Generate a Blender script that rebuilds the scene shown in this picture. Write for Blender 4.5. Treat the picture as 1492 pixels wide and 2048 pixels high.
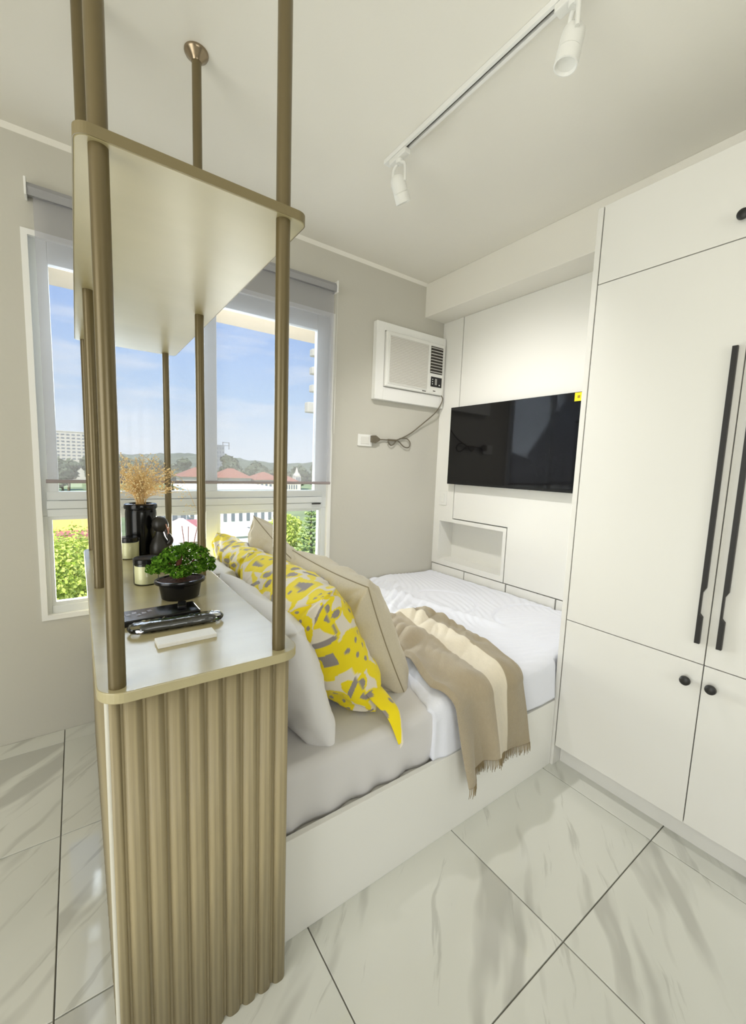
import bpy, bmesh, math, random
from math import sin, cos, pi, radians, sqrt, exp
from mathutils import Vector, Matrix, noise as mnoise

random.seed(7)
scene = bpy.context.scene
COL = scene.collection
for o in list(bpy.data.objects):
    bpy.data.objects.remove(o, do_unlink=True)

# ------------------------------------------------------------------ camera
CAM_H = 1.308
cam_d = bpy.data.cameras.new('camera')
cam_d.sensor_fit = 'HORIZONTAL'
cam_d.sensor_width = 36.0
cam_d.lens = 36.0 * 828.13 / 1492.0
cam_d.shift_x = 0.0027
cam_d.shift_y = 0.0016
cam_d.clip_start = 0.02
cam_d.clip_end = 3000
cam = bpy.data.objects.new('camera', cam_d)
COL.objects.link(cam)
RT = Vector((0.81595763, -0.57698693, 0.03604485))
UP = Vector((0.03661387, 0.11380106, 0.99282866))
FW = Vector((0.5769511, 0.80878637, -0.11398257))
cam.matrix_world = Matrix(((RT.x, UP.x, -FW.x, 0), (RT.y, UP.y, -FW.y, 0), (RT.z, UP.z, -FW.z, CAM_H), (0, 0, 0, 1)))
scene.camera = cam

# ------------------------------------------------------------------ view
scene.view_settings.view_transform = 'Standard'
scene.view_settings.look = 'None'
scene.view_settings.exposure = 0.0
scene.view_settings.gamma = 1.0
scene.view_settings.use_curve_mapping = False

# ------------------------------------------------------------------ world sky
w = bpy.data.worlds.new('sky'); scene.world = w
w.use_nodes = True
nt = w.node_tree; nt.nodes.clear()
def N(t, typ, **kw):
    n = t.nodes.new(typ)
    for k, v in kw.items(): setattr(n, k, v)
    return n
tc = N(nt, 'ShaderNodeTexCoord')
sep = N(nt, 'ShaderNodeSeparateXYZ'); nt.links.new(tc.outputs['Generated'], sep.inputs[0])
ramp = N(nt, 'ShaderNodeValToRGB'); nt.links.new(sep.outputs[2], ramp.inputs[0])
e = ramp.color_ramp.elements
e[0].position = 0.0; e[0].color = (0.86, 0.90, 0.94, 1)
e[1].position = 1.0; e[1].color = (0.13, 0.30, 0.74, 1)
for p_, c_ in ((0.06, (0.80, 0.88, 0.96, 1)), (0.14, (0.50, 0.70, 0.96, 1)), (0.30, (0.24, 0.47, 0.92, 1))):
    x_ = e.new(p_); x_.color = c_
mp = N(nt, 'ShaderNodeMapping'); mp.inputs['Scale'].default_value = (3, 3, 16)
nt.links.new(tc.outputs['Generated'], mp.inputs[0])
cn = N(nt, 'ShaderNodeTexNoise'); cn.inputs['Scale'].default_value = 1.6; cn.inputs['Detail'].default_value = 6
nt.links.new(mp.outputs[0], cn.inputs['Vector'])
cr = N(nt, 'ShaderNodeValToRGB'); nt.links.new(cn.outputs[0], cr.inputs[0])
cr.color_ramp.elements[0].position = 0.50; cr.color_ramp.elements[0].color = (0, 0, 0, 1)
cr.color_ramp.elements[1].position = 0.75; cr.color_ramp.elements[1].color = (.7, .7, .7, 1)
mx = N(nt, 'ShaderNodeMixRGB'); nt.links.new(cr.outputs[0], mx.inputs[0]); nt.links.new(ramp.outputs[0], mx.inputs[1])
mx.inputs[2].default_value = (0.95, 0.96, 0.98, 1)
bg = N(nt, 'ShaderNodeBackground'); bg.inputs['Strength'].default_value = 1.55
nt.links.new(mx.outputs[0], bg.inputs[0])
wo = N(nt, 'ShaderNodeOutputWorld'); nt.links.new(bg.outputs[0], wo.inputs[0])

# ------------------------------------------------------------------ sun (high, behind the flat: lights the far side of the street)
sd = bpy.data.lights.new('sun', 'SUN'); sd.energy = 8.0; sd.angle = radians(0.6); sd.color = (1.0, 0.95, 0.86)
sun = bpy.data.objects.new('sun', sd); COL.objects.link(sun)
sun.rotation_euler = Vector((0.42, 0.55, -0.85)).to_track_quat('-Z', 'Y').to_euler()

# ------------------------------------------------------------------ large area lights: fill at an added door and back window, extra daylight at the bed window
def area(name, loc, direction, sx, sy, power, col):
    d = bpy.data.lights.new(name, 'AREA'); d.shape = 'RECTANGLE'; d.size = sx; d.size_y = sy; d.energy = power; d.color = col
    o = bpy.data.objects.new(name, d); COL.objects.link(o); o.location = loc
    o.rotation_euler = Vector(direction).to_track_quat('-Z', 'Z').to_euler()
    return o
area('added_door_fill', (-2.46, -0.15, 1.20), (1, 0, 0), 2.7, 2.1, 62, (1.0, 0.955, 0.85))
area('added_back_fill', (0.2, -2.52, 1.45), (0, 1, 0), 1.5, 1.2, 22, (1.0, 0.96, 0.86))
area('daylight_bed_window', (0.62, 2.95, 1.98), (0.22, -0.8, -0.42), 1.4, 0.8, 40, (0.88, 0.95, 1.0))
area('ground_bounce_bed_window', (0.60, 2.95, 0.70), (0.25, -0.75, 0.45), 1.7, 0.6, 92, (1.0, 0.97, 0.88))

# ------------------------------------------------------------------ helpers
OFF = {}
def root(name, loc, label=None, cat=None, group=None, kind=None):
    o = bpy.data.objects.new(name, None); COL.objects.link(o); o.location = loc
    o.empty_display_size = 0.05
    OFF[o] = Vector(loc)
    tag(o, label, cat, group, kind)
    return o
def tag(o, label=None, cat=None, group=None, kind=None):
    if label: o['label'] = label
    if cat: o['category'] = cat
    if group: o['group'] = group
    if kind: o['kind'] = kind
    return o
def link(name, me, mat, parent=None, smooth=False, origin=None):
    """mesh given in world coordinates -> object (child keeps the origin of its thing)"""
    o = bpy.data.objects.new(name, me); COL.objects.link(o)
    if parent is not None:
        off = OFF.get(parent, Vector((0, 0, 0)))
        o.parent = parent; OFF[o] = off
        if off.length > 0: me.transform(Matrix.Translation(-off))
    else:
        if origin is None: off = Vector((0, 0, 0))
        else: off = Vector(origin)
        OFF[o] = off
        if off.length > 0:
            me.transform(Matrix.Translation(-off)); o.location = off
    if mat is not None: me.materials.append(mat)
    if smooth:
        for p in me.polygons: p.use_smooth = True
    return o
def from_bm(name, bm, mat, parent=None, smooth=False, origin=None):
    me = bpy.data.meshes.new(name); bm.normal_update(); bm.to_mesh(me); bm.free()
    return link(name, me, mat, parent, smooth, origin)
def from_py(name, v, f, mat, parent=None, smooth=False, origin=None):
    me = bpy.data.meshes.new(name); me.from_pydata(v, [], f); me.update()
    return link(name, me, mat, parent, smooth, origin)
def bm_box(bm, x0, x1, y0, y1, z0, z1, bevel=0.0, seg=2):
    vs = [bm.verts.new(c) for c in ((x0,y0,z0),(x1,y0,z0),(x1,y1,z0),(x0,y1,z0),(x0,y0,z1),(x1,y0,z1),(x1,y1,z1),(x0,y1,z1))]
    fs = [bm.faces.new([vs[i] for i in q]) for q in ((3,2,1,0),(4,5,6,7),(0,1,5,4),(1,2,6,5),(2,3,7,6),(3,0,4,7))]
    if bevel > 0:
        es = set()
        for f in fs: es.update(f.edges)
        bmesh.ops.bevel(bm, geom=list(es), offset=bevel, segments=seg, affect='EDGES', profile=0.5)
def box(name, x0, x1, y0, y1, z0, z1, mat, parent=None, bevel=0.0, seg=2, origin=None):
    bm = bmesh.new(); bm_box(bm, min(x0,x1), max(x0,x1), min(y0,y1), max(y0,y1), min(z0,z1), max(z0,z1), bevel, seg)
    return from_bm(name, bm, mat, parent, False, origin)
def bm_prism(bm, pts, fn, d0, d1):
    """pts 2D outline (ccw), fn(a,b,d)->xyz"""
    a = [bm.verts.new(fn(p[0], p[1], d0)) for p in pts]; b = [bm.verts.new(fn(p[0], p[1], d1)) for p in pts]
    n = len(pts)
    fs = [bm.faces.new(a[::-1]), bm.faces.new(b)]
    for i in range(n): fs.append(bm.faces.new((a[i], a[(i+1)%n], b[(i+1)%n], b[i])))
    return fs
def prism(name, pts, fn, d0, d1, mat, parent=None, bevel=0.0, smooth=False, origin=None):
    bm = bmesh.new(); fs = bm_prism(bm, pts, fn, d0, d1)
    bmesh.ops.recalc_face_normals(bm, faces=bm.faces)
    if bevel > 0:
        es = set(fs[0].edges) | set(fs[1].edges)
        bmesh.ops.bevel(bm, geom=list(es), offset=bevel, segments=2, affect='EDGES', profile=0.5)
    return from_bm(name, bm, mat, parent, smooth, origin)
def bm_lathe(bm, prof, c, seg=32, sx=1.0, sy=1.0, mat4=None):
    rings = []
    for r, z in prof:
        ring = []
        for i in range(seg):
            a = 2*pi*i/seg
            p = Vector((r*cos(a)*sx, r*sin(a)*sy, z))
            p = (mat4 @ p) if mat4 else p + Vector(c)
            ring.append(bm.verts.new(p))
        rings.append(ring)
    for k in range(len(rings)-1):
        for i in range(seg):
            j = (i+1) % seg
            bm.faces.new((rings[k][i], rings[k][j], rings[k+1][j], rings[k+1][i]))
    for ring, rev in ((rings[0], True), (rings[-1], False)):
        bm.faces.new(ring[::-1] if rev else ring)
def lathe(name, prof, c, mat, parent=None, seg=32, sx=1.0, sy=1.0, mat4=None, smooth=True, origin=None):
    bm = bmesh.new(); bm_lathe(bm, prof, c, seg, sx, sy, mat4)
    o = from_bm(name, bm, mat, parent, smooth, origin)
    if smooth: sharp(o)
    return o
def sharp(o, ang=40):
    me = o.data
    bm = bmesh.new(); bm.from_mesh(me)
    for ed in bm.edges:
        if len(ed.link_faces) == 2 and ed.calc_face_angle(0) > radians(ang): ed.smooth = False
    bm.to_mesh(me); bm.free()
def bm_tube(bm, path, rad, seg=10, caps=True):
    path = [Vector(p) for p in path]; n = len(path)
    rads = rad if isinstance(rad, (list, tuple)) else [rad]*n
    t0 = (path[1]-path[0]).normalized()
    ref = Vector((0,0,1)) if abs(t0.z) < 0.9 else Vector((1,0,0))
    u = t0.cross(ref).normalized(); rings = []
    for i, p in enumerate(path):
        t = (path[min(i+1,n-1)] - path[max(i-1,0)]).normalized()
        u = (u - t*u.dot(t))
        u = u.normalized() if u.length > 1e-6 else t.orthogonal().normalized()
        v = t.cross(u)
        rings.append([bm.verts.new(p + (u*cos(2*pi*k/seg) + v*sin(2*pi*k/seg))*rads[i]) for k in range(seg)])
    for a, b in zip(rings, rings[1:]):
        for k in range(seg):
            j = (k+1) % seg
            bm.faces.new((a[k], a[j], b[j], b[k]))
    if caps:
        bm.faces.new(rings[0][::-1]); bm.faces.new(rings[-1])
def tube(name, path, rad, mat, parent=None, seg=12, origin=None):
    bm = bmesh.new(); bm_tube(bm, path, rad, seg)
    o = from_bm(name, bm, mat, parent, True, origin); sharp(o, 60)
    return o
def spline(pts, n=8):
    pts = [Vector(p) for p in pts]; out = []
    for i in range(len(pts)-1):
        p0 = pts[max(i-1,0)]; p1 = pts[i]; p2 = pts[i+1]; p3 = pts[min(i+2,len(pts)-1)]
        for k in range(n):
            t = k/n
            out.append(0.5*((2*p1)+(p2-p0)*t+(2*p0-5*p1+4*p2-p3)*t*t+(3*p1-p0-3*p2+p3)*t*t*t))
    out.append(pts[-1]); return out
def round_rect(x0, x1, y0, y1, r, n=8):
    out = []
    for cx, cy, a0 in ((x1-r,y1-r,0),(x0+r,y1-r,90),(x0+r,y0+r,180),(x1-r,y0+r,270)):
        for k in range(n+1):
            a = radians(a0+90*k/n); out.append((cx+r*cos(a), cy+r*sin(a)))
    return out
def copy_tree(o, parent=None):
    c = o.copy(); COL.objects.link(c); c.parent = parent
    OFF[c] = OFF.get(o, Vector())
    for ch in list(o.children): copy_tree(ch, c)
    return c
def nz(x, y=0.0, z=0.0): return mnoise.noise(Vector((x, y, z)))
def sstep(a, b, x):
    t = min(1, max(0, (x-a)/(b-a))); return t*t*(3-2*t)
def lerp(a, b, t): return a + (b-a)*t
def interp(tab, x):
    if x <= tab[0][0]: return tab[0][1]
    for (a, va), (b, vb) in zip(tab, tab[1:]):
        if x <= b: return lerp(va, vb, (x-a)/(b-a))
    return tab[-1][1]

# ------------------------------------------------------------------ materials
def mat(name, col, rough=0.5, metal=0.0, spec=0.5, bump=None, var=None, coat=0.0, sheen=0.0, trans=0.0):
    """bump=(scale, strength, stretch xyz); var=(scale, amount, stretch xyz)"""
    m = bpy.data.materials.new(name); m.use_nodes = True
    t = m.node_tree; b = t.nodes['Principled BSDF']
    b.inputs['Base Color'].default_value = (*col, 1); b.inputs['Roughness'].default_value = rough
    b.inputs['Metallic'].default_value = metal; b.inputs['Specular IOR Level'].default_value = spec
    b.inputs['Coat Weight'].default_value = coat; b.inputs['Sheen Weight'].default_value = sheen
    b.inputs['Transmission Weight'].default_value = trans
    tcn = None
    def coords(st):
        nonlocal tcn
        if tcn is None: tcn = N(t, 'ShaderNodeTexCoord')
        mpn = N(t, 'ShaderNodeMapping'); mpn.inputs['Scale'].default_value = st
        t.links.new(tcn.outputs['Object'], mpn.inputs[0]); return mpn.outputs[0]
    if var:
        n = N(t, 'ShaderNodeTexNoise'); n.inputs['Scale'].default_value = var[0]; n.inputs['Detail'].default_value = 5
        t.links.new(coords(var[2] if len(var) > 2 else (1,1,1)), n.inputs['Vector'])
        mr = N(t, 'ShaderNodeMapRange'); mr.inputs[1].default_value = 0.3; mr.inputs[2].default_value = 0.7
        mr.inputs[3].default_value = 1-var[1]; mr.inputs[4].default_value = 1+var[1]
        t.links.new(n.outputs[0], mr.inputs[0])
        mm = N(t, 'ShaderNodeVectorMath', operation='SCALE'); mm.inputs[0].default_value = col
        t.links.new(mr.outputs[0], mm.inputs['Scale']); t.links.new(mm.outputs[0], b.inputs['Base Color'])
    if bump:
        n = N(t, 'ShaderNodeTexNoise'); n.inputs['Scale'].default_value = bump[0]; n.inputs['Detail'].default_value = 4
        t.links.new(coords(bump[2] if len(bump) > 2 else (1,1,1)), n.inputs['Vector'])
        bn = N(t, 'ShaderNodeBump'); bn.inputs['Strength'].default_value = bump[1]; bn.inputs['Distance'].default_value = 0.01
        t.links.new(n.outputs[0], bn.inputs['Height']); t.links.new(bn.outputs[0], b.inputs['Normal'])
    return m
def srgb(r, g, b):
    f = lambda c: (c/255/12.92) if c/255 <= 0.04045 else ((c/255+0.055)/1.055)**2.4
    return (f(r), f(g), f(b))
M = {}
M['wall'] = mat('wall_paint', (0.55, 0.535, 0.47), 0.75, bump=(60, 0.06), var=(1.2, 0.015))
M['ceil'] = mat('ceiling_paint', (0.82, 0.80, 0.73), 0.8, bump=(70, 0.04))
M['white'] = mat('white_paint', (0.82, 0.82, 0.79), 0.45)
M['lam'] = mat('white_laminate', (0.715, 0.705, 0.66), 0.33, spec=0.45, bump=(220, 0.015), var=(1.0, 0.012))
M['lam2'] = mat('white_panel_laminate', (0.82, 0.815, 0.77), 0.30, spec=0.45, var=(0.8, 0.012))
M['gapdark'] = mat('joint_dark', (0.16, 0.16, 0.15), 0.9)
M['alu'] = mat('window_aluminium', (0.66, 0.69, 0.70), 0.4)
M['black'] = mat('black_metal', (0.012, 0.011, 0.010), 0.45)
M['blackgloss'] = mat('black_gloss', (0.006, 0.006, 0.007), 0.2, spec=0.4)
M['champ'] = mat('champagne_lacquer', srgb(180, 170, 132), 0.20, spec=0.45, var=(14, 0.05, (0.25, 1, 1)))
M['champ_satin'] = mat('champagne_satin', srgb(170, 159, 119), 0.36, spec=0.4, var=(9, 0.04, (0.25, 1, 1)))
M['slat'] = mat('fluted_wood', srgb(158, 145, 112), 0.5, var=(110, 0.26, (1, 1, 0.018)), bump=(90, 0.12, (1, 1, 0.02)))
M['strip'] = mat('edge_strip', srgb(205, 202, 188), 0.35)
M['pole'] = mat('bronze_pole', srgb(108, 96, 66), 0.30, metal=0.3, var=(20, 0.06, (1, 1, 0.1)))
M['flange'] = mat('nickel_flange', srgb(150, 135, 112), 0.25, metal=0.8)
M['blind_solid'] = mat('blind_metal', srgb(150, 150, 152), 0.5)
M['bar'] = mat('blind_bottom_bar', srgb(150, 140, 140), 0.45)
M['plastic'] = mat('white_plastic', (0.80, 0.80, 0.76), 0.4)
M['plastic2'] = mat('offwhite_plastic', (0.72, 0.71, 0.66), 0.45)
M['grille'] = mat('grille_plastic', (0.55, 0.52, 0.46), 0.5)
M['dark'] = mat('dark_recess', (0.035, 0.03, 0.022), 0.7)
M['cord'] = mat('cord_rubber', srgb(105, 98, 82), 0.5)
M['screen'] = mat('tv_screen', (0.003, 0.003, 0.004), 0.06, spec=0.42)
M['sticker'] = mat('yellow_sticker', srgb(245, 220, 20), 0.4)
M['sheet'] = mat('fitted_sheet', srgb(216, 214, 213), 0.85, bump=(7, 0.25), sheen=0.2)
M['duvet'] = mat('white_duvet', (0.82, 0.84, 0.92), 0.85, bump=(26, 0.22), sheen=0.2)
M['whitepillow'] = mat('white_pillowcase', (0.80, 0.79, 0.79), 0.85, bump=(10, 0.25), sheen=0.2)
M['beige'] = mat('beige_linen', srgb(206, 196, 172), 0.85, bump=(12, 0.2), var=(180, 0.04), sheen=0.25)
M['piping'] = mat('piping_seam', srgb(150, 138, 112), 0.85)
M['vase'] = mat('black_ceramic', (0.004, 0.004, 0.004), 0.14, spec=0.3)
M['figur'] = mat('black_clay', (0.018, 0.016, 0.014), 0.38)
M['rosewood'] = mat('rose_stick', srgb(190, 135, 115), 0.5)
M['wax'] = mat('cream_wax', srgb(244, 240, 200), 0.55)
M['soil'] = mat('brown_soil', srgb(70, 45, 32), 0.95, var=(120, 0.5), bump=(90, 0.8))
M['bark'] = mat('red_bark', srgb(92, 52, 36), 0.9, bump=(60, 0.6))
M['treebark'] = mat('grey_bark', srgb(95, 82, 62), 0.9)
M['reed'] = mat('reed_sticks', srgb(150, 105, 85), 0.8)
M['whitebox'] = mat('white_card', (0.84, 0.84, 0.81), 0.5, var=(40, 0.03))
M['remote'] = mat('grey_remote', srgb(82, 84, 84), 0.35, coat=0.3)
M['drystem'] = mat('dry_stems', srgb(226, 194, 136), 0.9)
M['dryflower'] = mat('dry_blossom', srgb(248, 226, 176), 0.9, var=(60, 0.15))

def leaf_mat(name, c1, c2, trans=0.35):
    m = bpy.data.materials.new(name); m.use_nodes = True; t = m.node_tree; t.nodes.clear()
    tcx = N(t, 'ShaderNodeNewGeometry')
    n = N(t, 'ShaderNodeTexWhiteNoise', noise_dimensions='1D'); t.links.new(tcx.outputs['Random Per Island'], n.inputs['W'])
    r = N(t, 'ShaderNodeValToRGB'); t.links.new(n.outputs['Value'], r.inputs[0])
    r.color_ramp.elements[0].color = (*c1, 1); r.color_ramp.elements[1].color = (*c2, 1)
    d = N(t, 'ShaderNodeBsdfDiffuse'); tr = N(t, 'ShaderNodeBsdfTranslucent'); mxs = N(t, 'ShaderNodeMixShader'); mxs.inputs[0].default_value = trans
    t.links.new(r.outputs[0], d.inputs[0]); t.links.new(r.outputs[0], tr.inputs[0])
    t.links.new(d.outputs[0], mxs.inputs[1]); t.links.new(tr.outputs[0], mxs.inputs[2])
    o = N(t, 'ShaderNodeOutputMaterial'); t.links.new(mxs.outputs[0], o.inputs[0]); return m
M['bonsai'] = leaf_mat('bonsai_leaf', srgb(36, 76, 18), srgb(120, 168, 58), 0.3)
M['leaf_bright'] = leaf_mat('leaf_bright', srgb(150, 172, 60), srgb(236, 238, 140), 0.4)
M['leaf_mid'] = leaf_mat('leaf_mid', srgb(100, 125, 50), srgb(190, 200, 110), 0.35)
M['leaf_pine'] = leaf_mat('leaf_pine', srgb(120, 148, 84), srgb(196, 210, 140), 0.35)
M['leaf_far'] = leaf_mat('leaf_far', srgb(86, 96, 72), srgb(130, 138, 108), 0.2)

def glass_mat(name, tint, refl):
    m = bpy.data.materials.new(name); m.use_nodes = True; t = m.node_tree; t.nodes.clear()
    a = N(t, 'ShaderNodeBsdfTransparent'); a.inputs[0].default_value = (*tint, 1)
    g = N(t, 'ShaderNodeBsdfGlossy'); g.inputs['Roughness'].default_value = 0.02
    f = N(t, 'ShaderNodeFresnel'); f.inputs[0].default_value = 1.45
    ml = N(t, 'ShaderNodeMath', operation='MULTIPLY'); ml.inputs[1].default_value = refl; t.links.new(f.outputs[0], ml.inputs[0])
    s = N(t, 'ShaderNodeMixShader'); t.links.new(ml.outputs[0], s.inputs[0]); t.links.new(a.outputs[0], s.inputs[1]); t.links.new(g.outputs[0], s.inputs[2])
    o = N(t, 'ShaderNodeOutputMaterial'); t.links.new(s.outputs[0], o.inputs[0]); return m
M['glass'] = glass_mat('window_glass', (0.96, 0.98, 0.98), 0.8)
M['jar'] = glass_mat('jar_glass', (0.94, 0.96, 0.93), 1.2)
M['wrap'] = glass_mat('plastic_wrap', (0.93, 0.94, 0.94), 1.5)

def blind_fabric():
    m = bpy.data.materials.new('sunscreen_fabric'); m.use_nodes = True; t = m.node_tree; t.nodes.clear()
    a = N(t, 'ShaderNodeBsdfTransparent'); a.inputs[0].default_value = (0.95, 0.96, 1.0, 1)
    d = N(t, 'ShaderNodeBsdfDiffuse'); d.inputs[0].default_value = (*srgb(196, 194, 192), 1)
    tr = N(t, 'ShaderNodeBsdfTranslucent'); tr.inputs[0].default_value = (*srgb(150, 150, 152), 1)
    m1 = N(t, 'ShaderNodeMixShader'); m1.inputs[0].default_value = 0.12
    t.links.new(d.outputs[0], m1.inputs[1]); t.links.new(tr.outputs[0], m1.inputs[2])
    m2 = N(t, 'ShaderNodeMixShader'); m2.inputs[0].default_value = 0.30
    t.links.new(a.outputs[0], m2.inputs[1]); t.links.new(m1.outputs[0], m2.inputs[2])
    o = N(t, 'ShaderNodeOutputMaterial'); t.links.new(m2.outputs[0], o.inputs[0]); return m
M['fabric'] = blind_fabric()

def marble():
    m = bpy.data.materials.new('marble_tile'); m.use_nodes = True; t = m.node_tree; b = t.nodes['Principled BSDF']
    tcx = N(t, 'ShaderNodeTexCoord'); oi = N(t, 'ShaderNodeObjectInfo')
    cmb = N(t, 'ShaderNodeCombineXYZ')
    for i, k in enumerate((17.3, 31.7)):
        mu = N(t, 'ShaderNodeMath', operation='MULTIPLY'); mu.inputs[1].default_value = k
        t.links.new(oi.outputs['Random'], mu.inputs[0]); t.links.new(mu.outputs[0], cmb.inputs[i])
    rot = N(t, 'ShaderNodeMapping'); rot.inputs['Rotation'].default_value = (0, 0, radians(-40))
    t.links.new(tcx.outputs['Object'], rot.inputs[0])
    add = N(t, 'ShaderNodeVectorMath', operation='ADD'); t.links.new(rot.outputs[0], add.inputs[0]); t.links.new(cmb.outputs[0], add.inputs[1])
    # gentle warp
    wn = N(t, 'ShaderNodeTexNoise'); wn.inputs['Scale'].default_value = 3.0; wn.inputs['Detail'].default_value = 3
    t.links.new(add.outputs[0], wn.inputs['Vector'])
    ws = N(t, 'ShaderNodeVectorMath', operation='SCALE'); ws.inputs['Scale'].default_value = 0.10; t.links.new(wn.outputs['Color'], ws.inputs[0])
    ad2 = N(t, 'ShaderNodeVectorMath', operation='ADD'); t.links.new(add.outputs[0], ad2.inputs[0]); t.links.new(ws.outputs[0], ad2.inputs[1])
    def streak(scale, sy, p0, p1, c0, c1, detail=4):
        mp2 = N(t, 'ShaderNodeMapping'); mp2.inputs['Scale'].default_value = (scale*0.16, scale*sy, 1); t.links.new(ad2.outputs[0], mp2.inputs[0])
        n = N(t, 'ShaderNodeTexNoise'); n.inputs['Scale'].default_value = 1.0; n.inputs['Detail'].default_value = detail; n.inputs['Roughness'].default_value = 0.6
        t.links.new(mp2.outputs[0], n.inputs['Vector'])
        r = N(t, 'ShaderNodeValToRGB'); r.color_ramp.elements[0].position = p0; r.color_ramp.elements[0].color = (c0,)*3 + (1,)
        r.color_ramp.elements[1].position = p1; r.color_ramp.elements[1].color = (c1,)*3 + (1,)
        t.links.new(n.outputs[0], r.inputs[0]); return r.outputs[0]
    broad = streak(6.0, 1.0, 0.53, 0.60, 0, 1, 3)
    fine = streak(15, 1.6, 0.60, 0.66, 0, 1, 5)
    soft = streak(3, 0.8, 0.35, 0.75, 0, 1, 2)
    base = N(t, 'ShaderNodeMixRGB'); base.inputs[1].default_value = (0.73, 0.735, 0.68, 1); base.inputs[2].default_value = (0.65, 0.66, 0.605, 1); t.links.new(soft, base.inputs[0])
    f1 = N(t, 'ShaderNodeMath', operation='MULTIPLY'); f1.inputs[1].default_value = 0.70; t.links.new(broad, f1.inputs[0])
    m1 = N(t, 'ShaderNodeMixRGB'); t.links.new(f1.outputs[0], m1.inputs[0]); t.links.new(base.outputs[0], m1.inputs[1]); m1.inputs[2].default_value = (0.45, 0.45, 0.41, 1)
    f2 = N(t, 'ShaderNodeMath', operation='MULTIPLY'); f2.inputs[1].default_value = 0.40; t.links.new(fine, f2.inputs[0])
    m2 = N(t, 'ShaderNodeMixRGB'); t.links.new(f2.outputs[0], m2.inputs[0]); t.links.new(m1.outputs[0], m2.inputs[1]); m2.inputs[2].default_value = (0.36, 0.36, 0.32, 1)
    t.links.new(m2.outputs[0], b.inputs['Base Color'])
    b.inputs['Roughness'].default_value = 0.06; b.inputs['Specular IOR Level'].default_value = 0.5
    return m
M['marble'] = marble()
M['grout'] = mat('tile_grout', (0.20, 0.19, 0.16), 0.9)

def attr_mat(name, rough=0.85, bump=None, sheen=0.2):
    m = mat(name, (1, 1, 1), rough, bump=bump, sheen=sheen); t = m.node_tree
    a = N(t, 'ShaderNodeAttribute'); a.attribute_name = 'print'
    t.links.new(a.outputs['Color'], t.nodes['Principled BSDF'].inputs['Base Color']); return m
M['printed'] = attr_mat('printed_cotton', bump=(9, 0.22))
M['throw'] = attr_mat('woven_throw', 0.95, bump=(260, 0.35), sheen=0.4)
def set_print(o, cols):
    at = o.data.color_attributes.new('print', 'FLOAT_COLOR', 'POINT')
    for i, c in enumerate(cols): at.data[i].color = (*c, 1)

# ================================================================== STRUCTURE
YW, XT, H = 2.336, 2.271, 2.6
XL, YBK = -2.5, -2.6
fl = box('floor', XL-0.1, 2.5, YBK-0.1, YW+0.2, -0.12, -0.006, M['grout']); tag(fl, kind='structure')
# tiles: each its own piece (0.578 m grid), joints recessed
T_, GX, GY, gp = 0.5785, -0.0895, 0.4924, 0.0035
bm = bmesh.new(); bm_box(bm, -T_/2+gp/2, T_/2-gp/2, -T_/2+gp/2, T_/2-gp/2, -0.010, 0.0, 0.001, 1)
tile_me = bpy.data.meshes.new('tile'); bm.to_mesh(tile_me); bm.free(); tile_me.materials.append(M['marble'])
for i in range(-5, 5):
    for j in range(-6, 5):
        cx, cy = GX+(i+0.5)*T_, GY+(j+0.5)*T_
        if cx < XL or cx > 2.3 or cy < YBK or cy - T_/2 > YW: continue
        if cx > 0.6 and cy > 1.25: continue      # under the bed base
        me_ = tile_me
        if cy + T_/2 > YW:                        # cut tile along the window wall
            bm = bmesh.new(); bm_box(bm, -T_/2+gp/2, T_/2-gp/2, -T_/2+gp/2, YW-.002-cy, -0.010, 0.0, 0.001, 1)
            me_ = bpy.data.meshes.new('tile'); bm.to_mesh(me_); bm.free(); me_.materials.append(M['marble'])
        o = bpy.data.objects.new('tile', me_); COL.objects.link(o); o.parent = fl; o.location = (cx, cy, 0)

# window wall with two openings
WX0, WX1, WZ0, WZ1 = -0.140, 1.325, 0.565, 2.215
wt = 0.16
bm = bmesh.new()
y0, y1 = YW, YW+wt
bm_box(bm, XL-0.1, WX0, y0, y1, -0.1, H+0.1)
bm_box(bm, WX0, WX1, y0, y1, -0.1, WZ0); bm_box(bm, WX0, WX1, y0, y1, WZ1, H+0.1)
bm_box(bm, WX1, 2.55, y0, y1, -0.1, H+0.1)
tag(from_bm('wall_window', bm, M['wall']), kind='structure')
DY0, DY1, DZ1 = -1.55, 1.25, 2.3
bm = bmesh.new()
bm_box(bm, XL-0.1, XL, YBK, DY0, -0.1, H+0.1); bm_box(bm, XL-0.1, XL, DY1, YW, -0.1, H+0.1); bm_box(bm, XL-0.1, XL, DY0, DY1, DZ1, H+0.1)
tag(from_bm('wall_left', bm, M['wall']), kind='structure')
BX_0, BX_1, BZ0, BZ1 = -0.6, 1.0, 0.8, 2.1
bm = bmesh.new()
bm_box(bm, XL, BX_0, YBK-0.1, YBK, -0.1, H+0.1); bm_box(bm, BX_1, 2.5, YBK-0.1, YBK, -0.1, H+0.1)
bm_box(bm, BX_0, BX_1, YBK-0.1, YBK, -0.1, BZ0); bm_box(bm, BX_0, BX_1, YBK-0.1, YBK, BZ1, H+0.1)
tag(from_bm('wall_back', bm, M['wall']), kind='structure')
tag(box('ceiling', XL-1.9, 2.6, YBK-1.6, YW+0.16, H, H+0.15, M['ceil']), kind='structure')  # runs past left and back walls as an added overhang against the sun
tag(box('ceiling_beam', 2.078, 2.55, YBK, YW, 2.3735, H, M['ceil'], bevel=0.003), kind='structure')
# cove strip between ceiling and window wall
prism('trim_1', [(0, 0), (0.016, 0), (0.0, -0.018)][::-1], lambda a, b, d: (d, YW-a, H+b), XL, 2.078, M['ceil'])['kind'] = 'structure'

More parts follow.
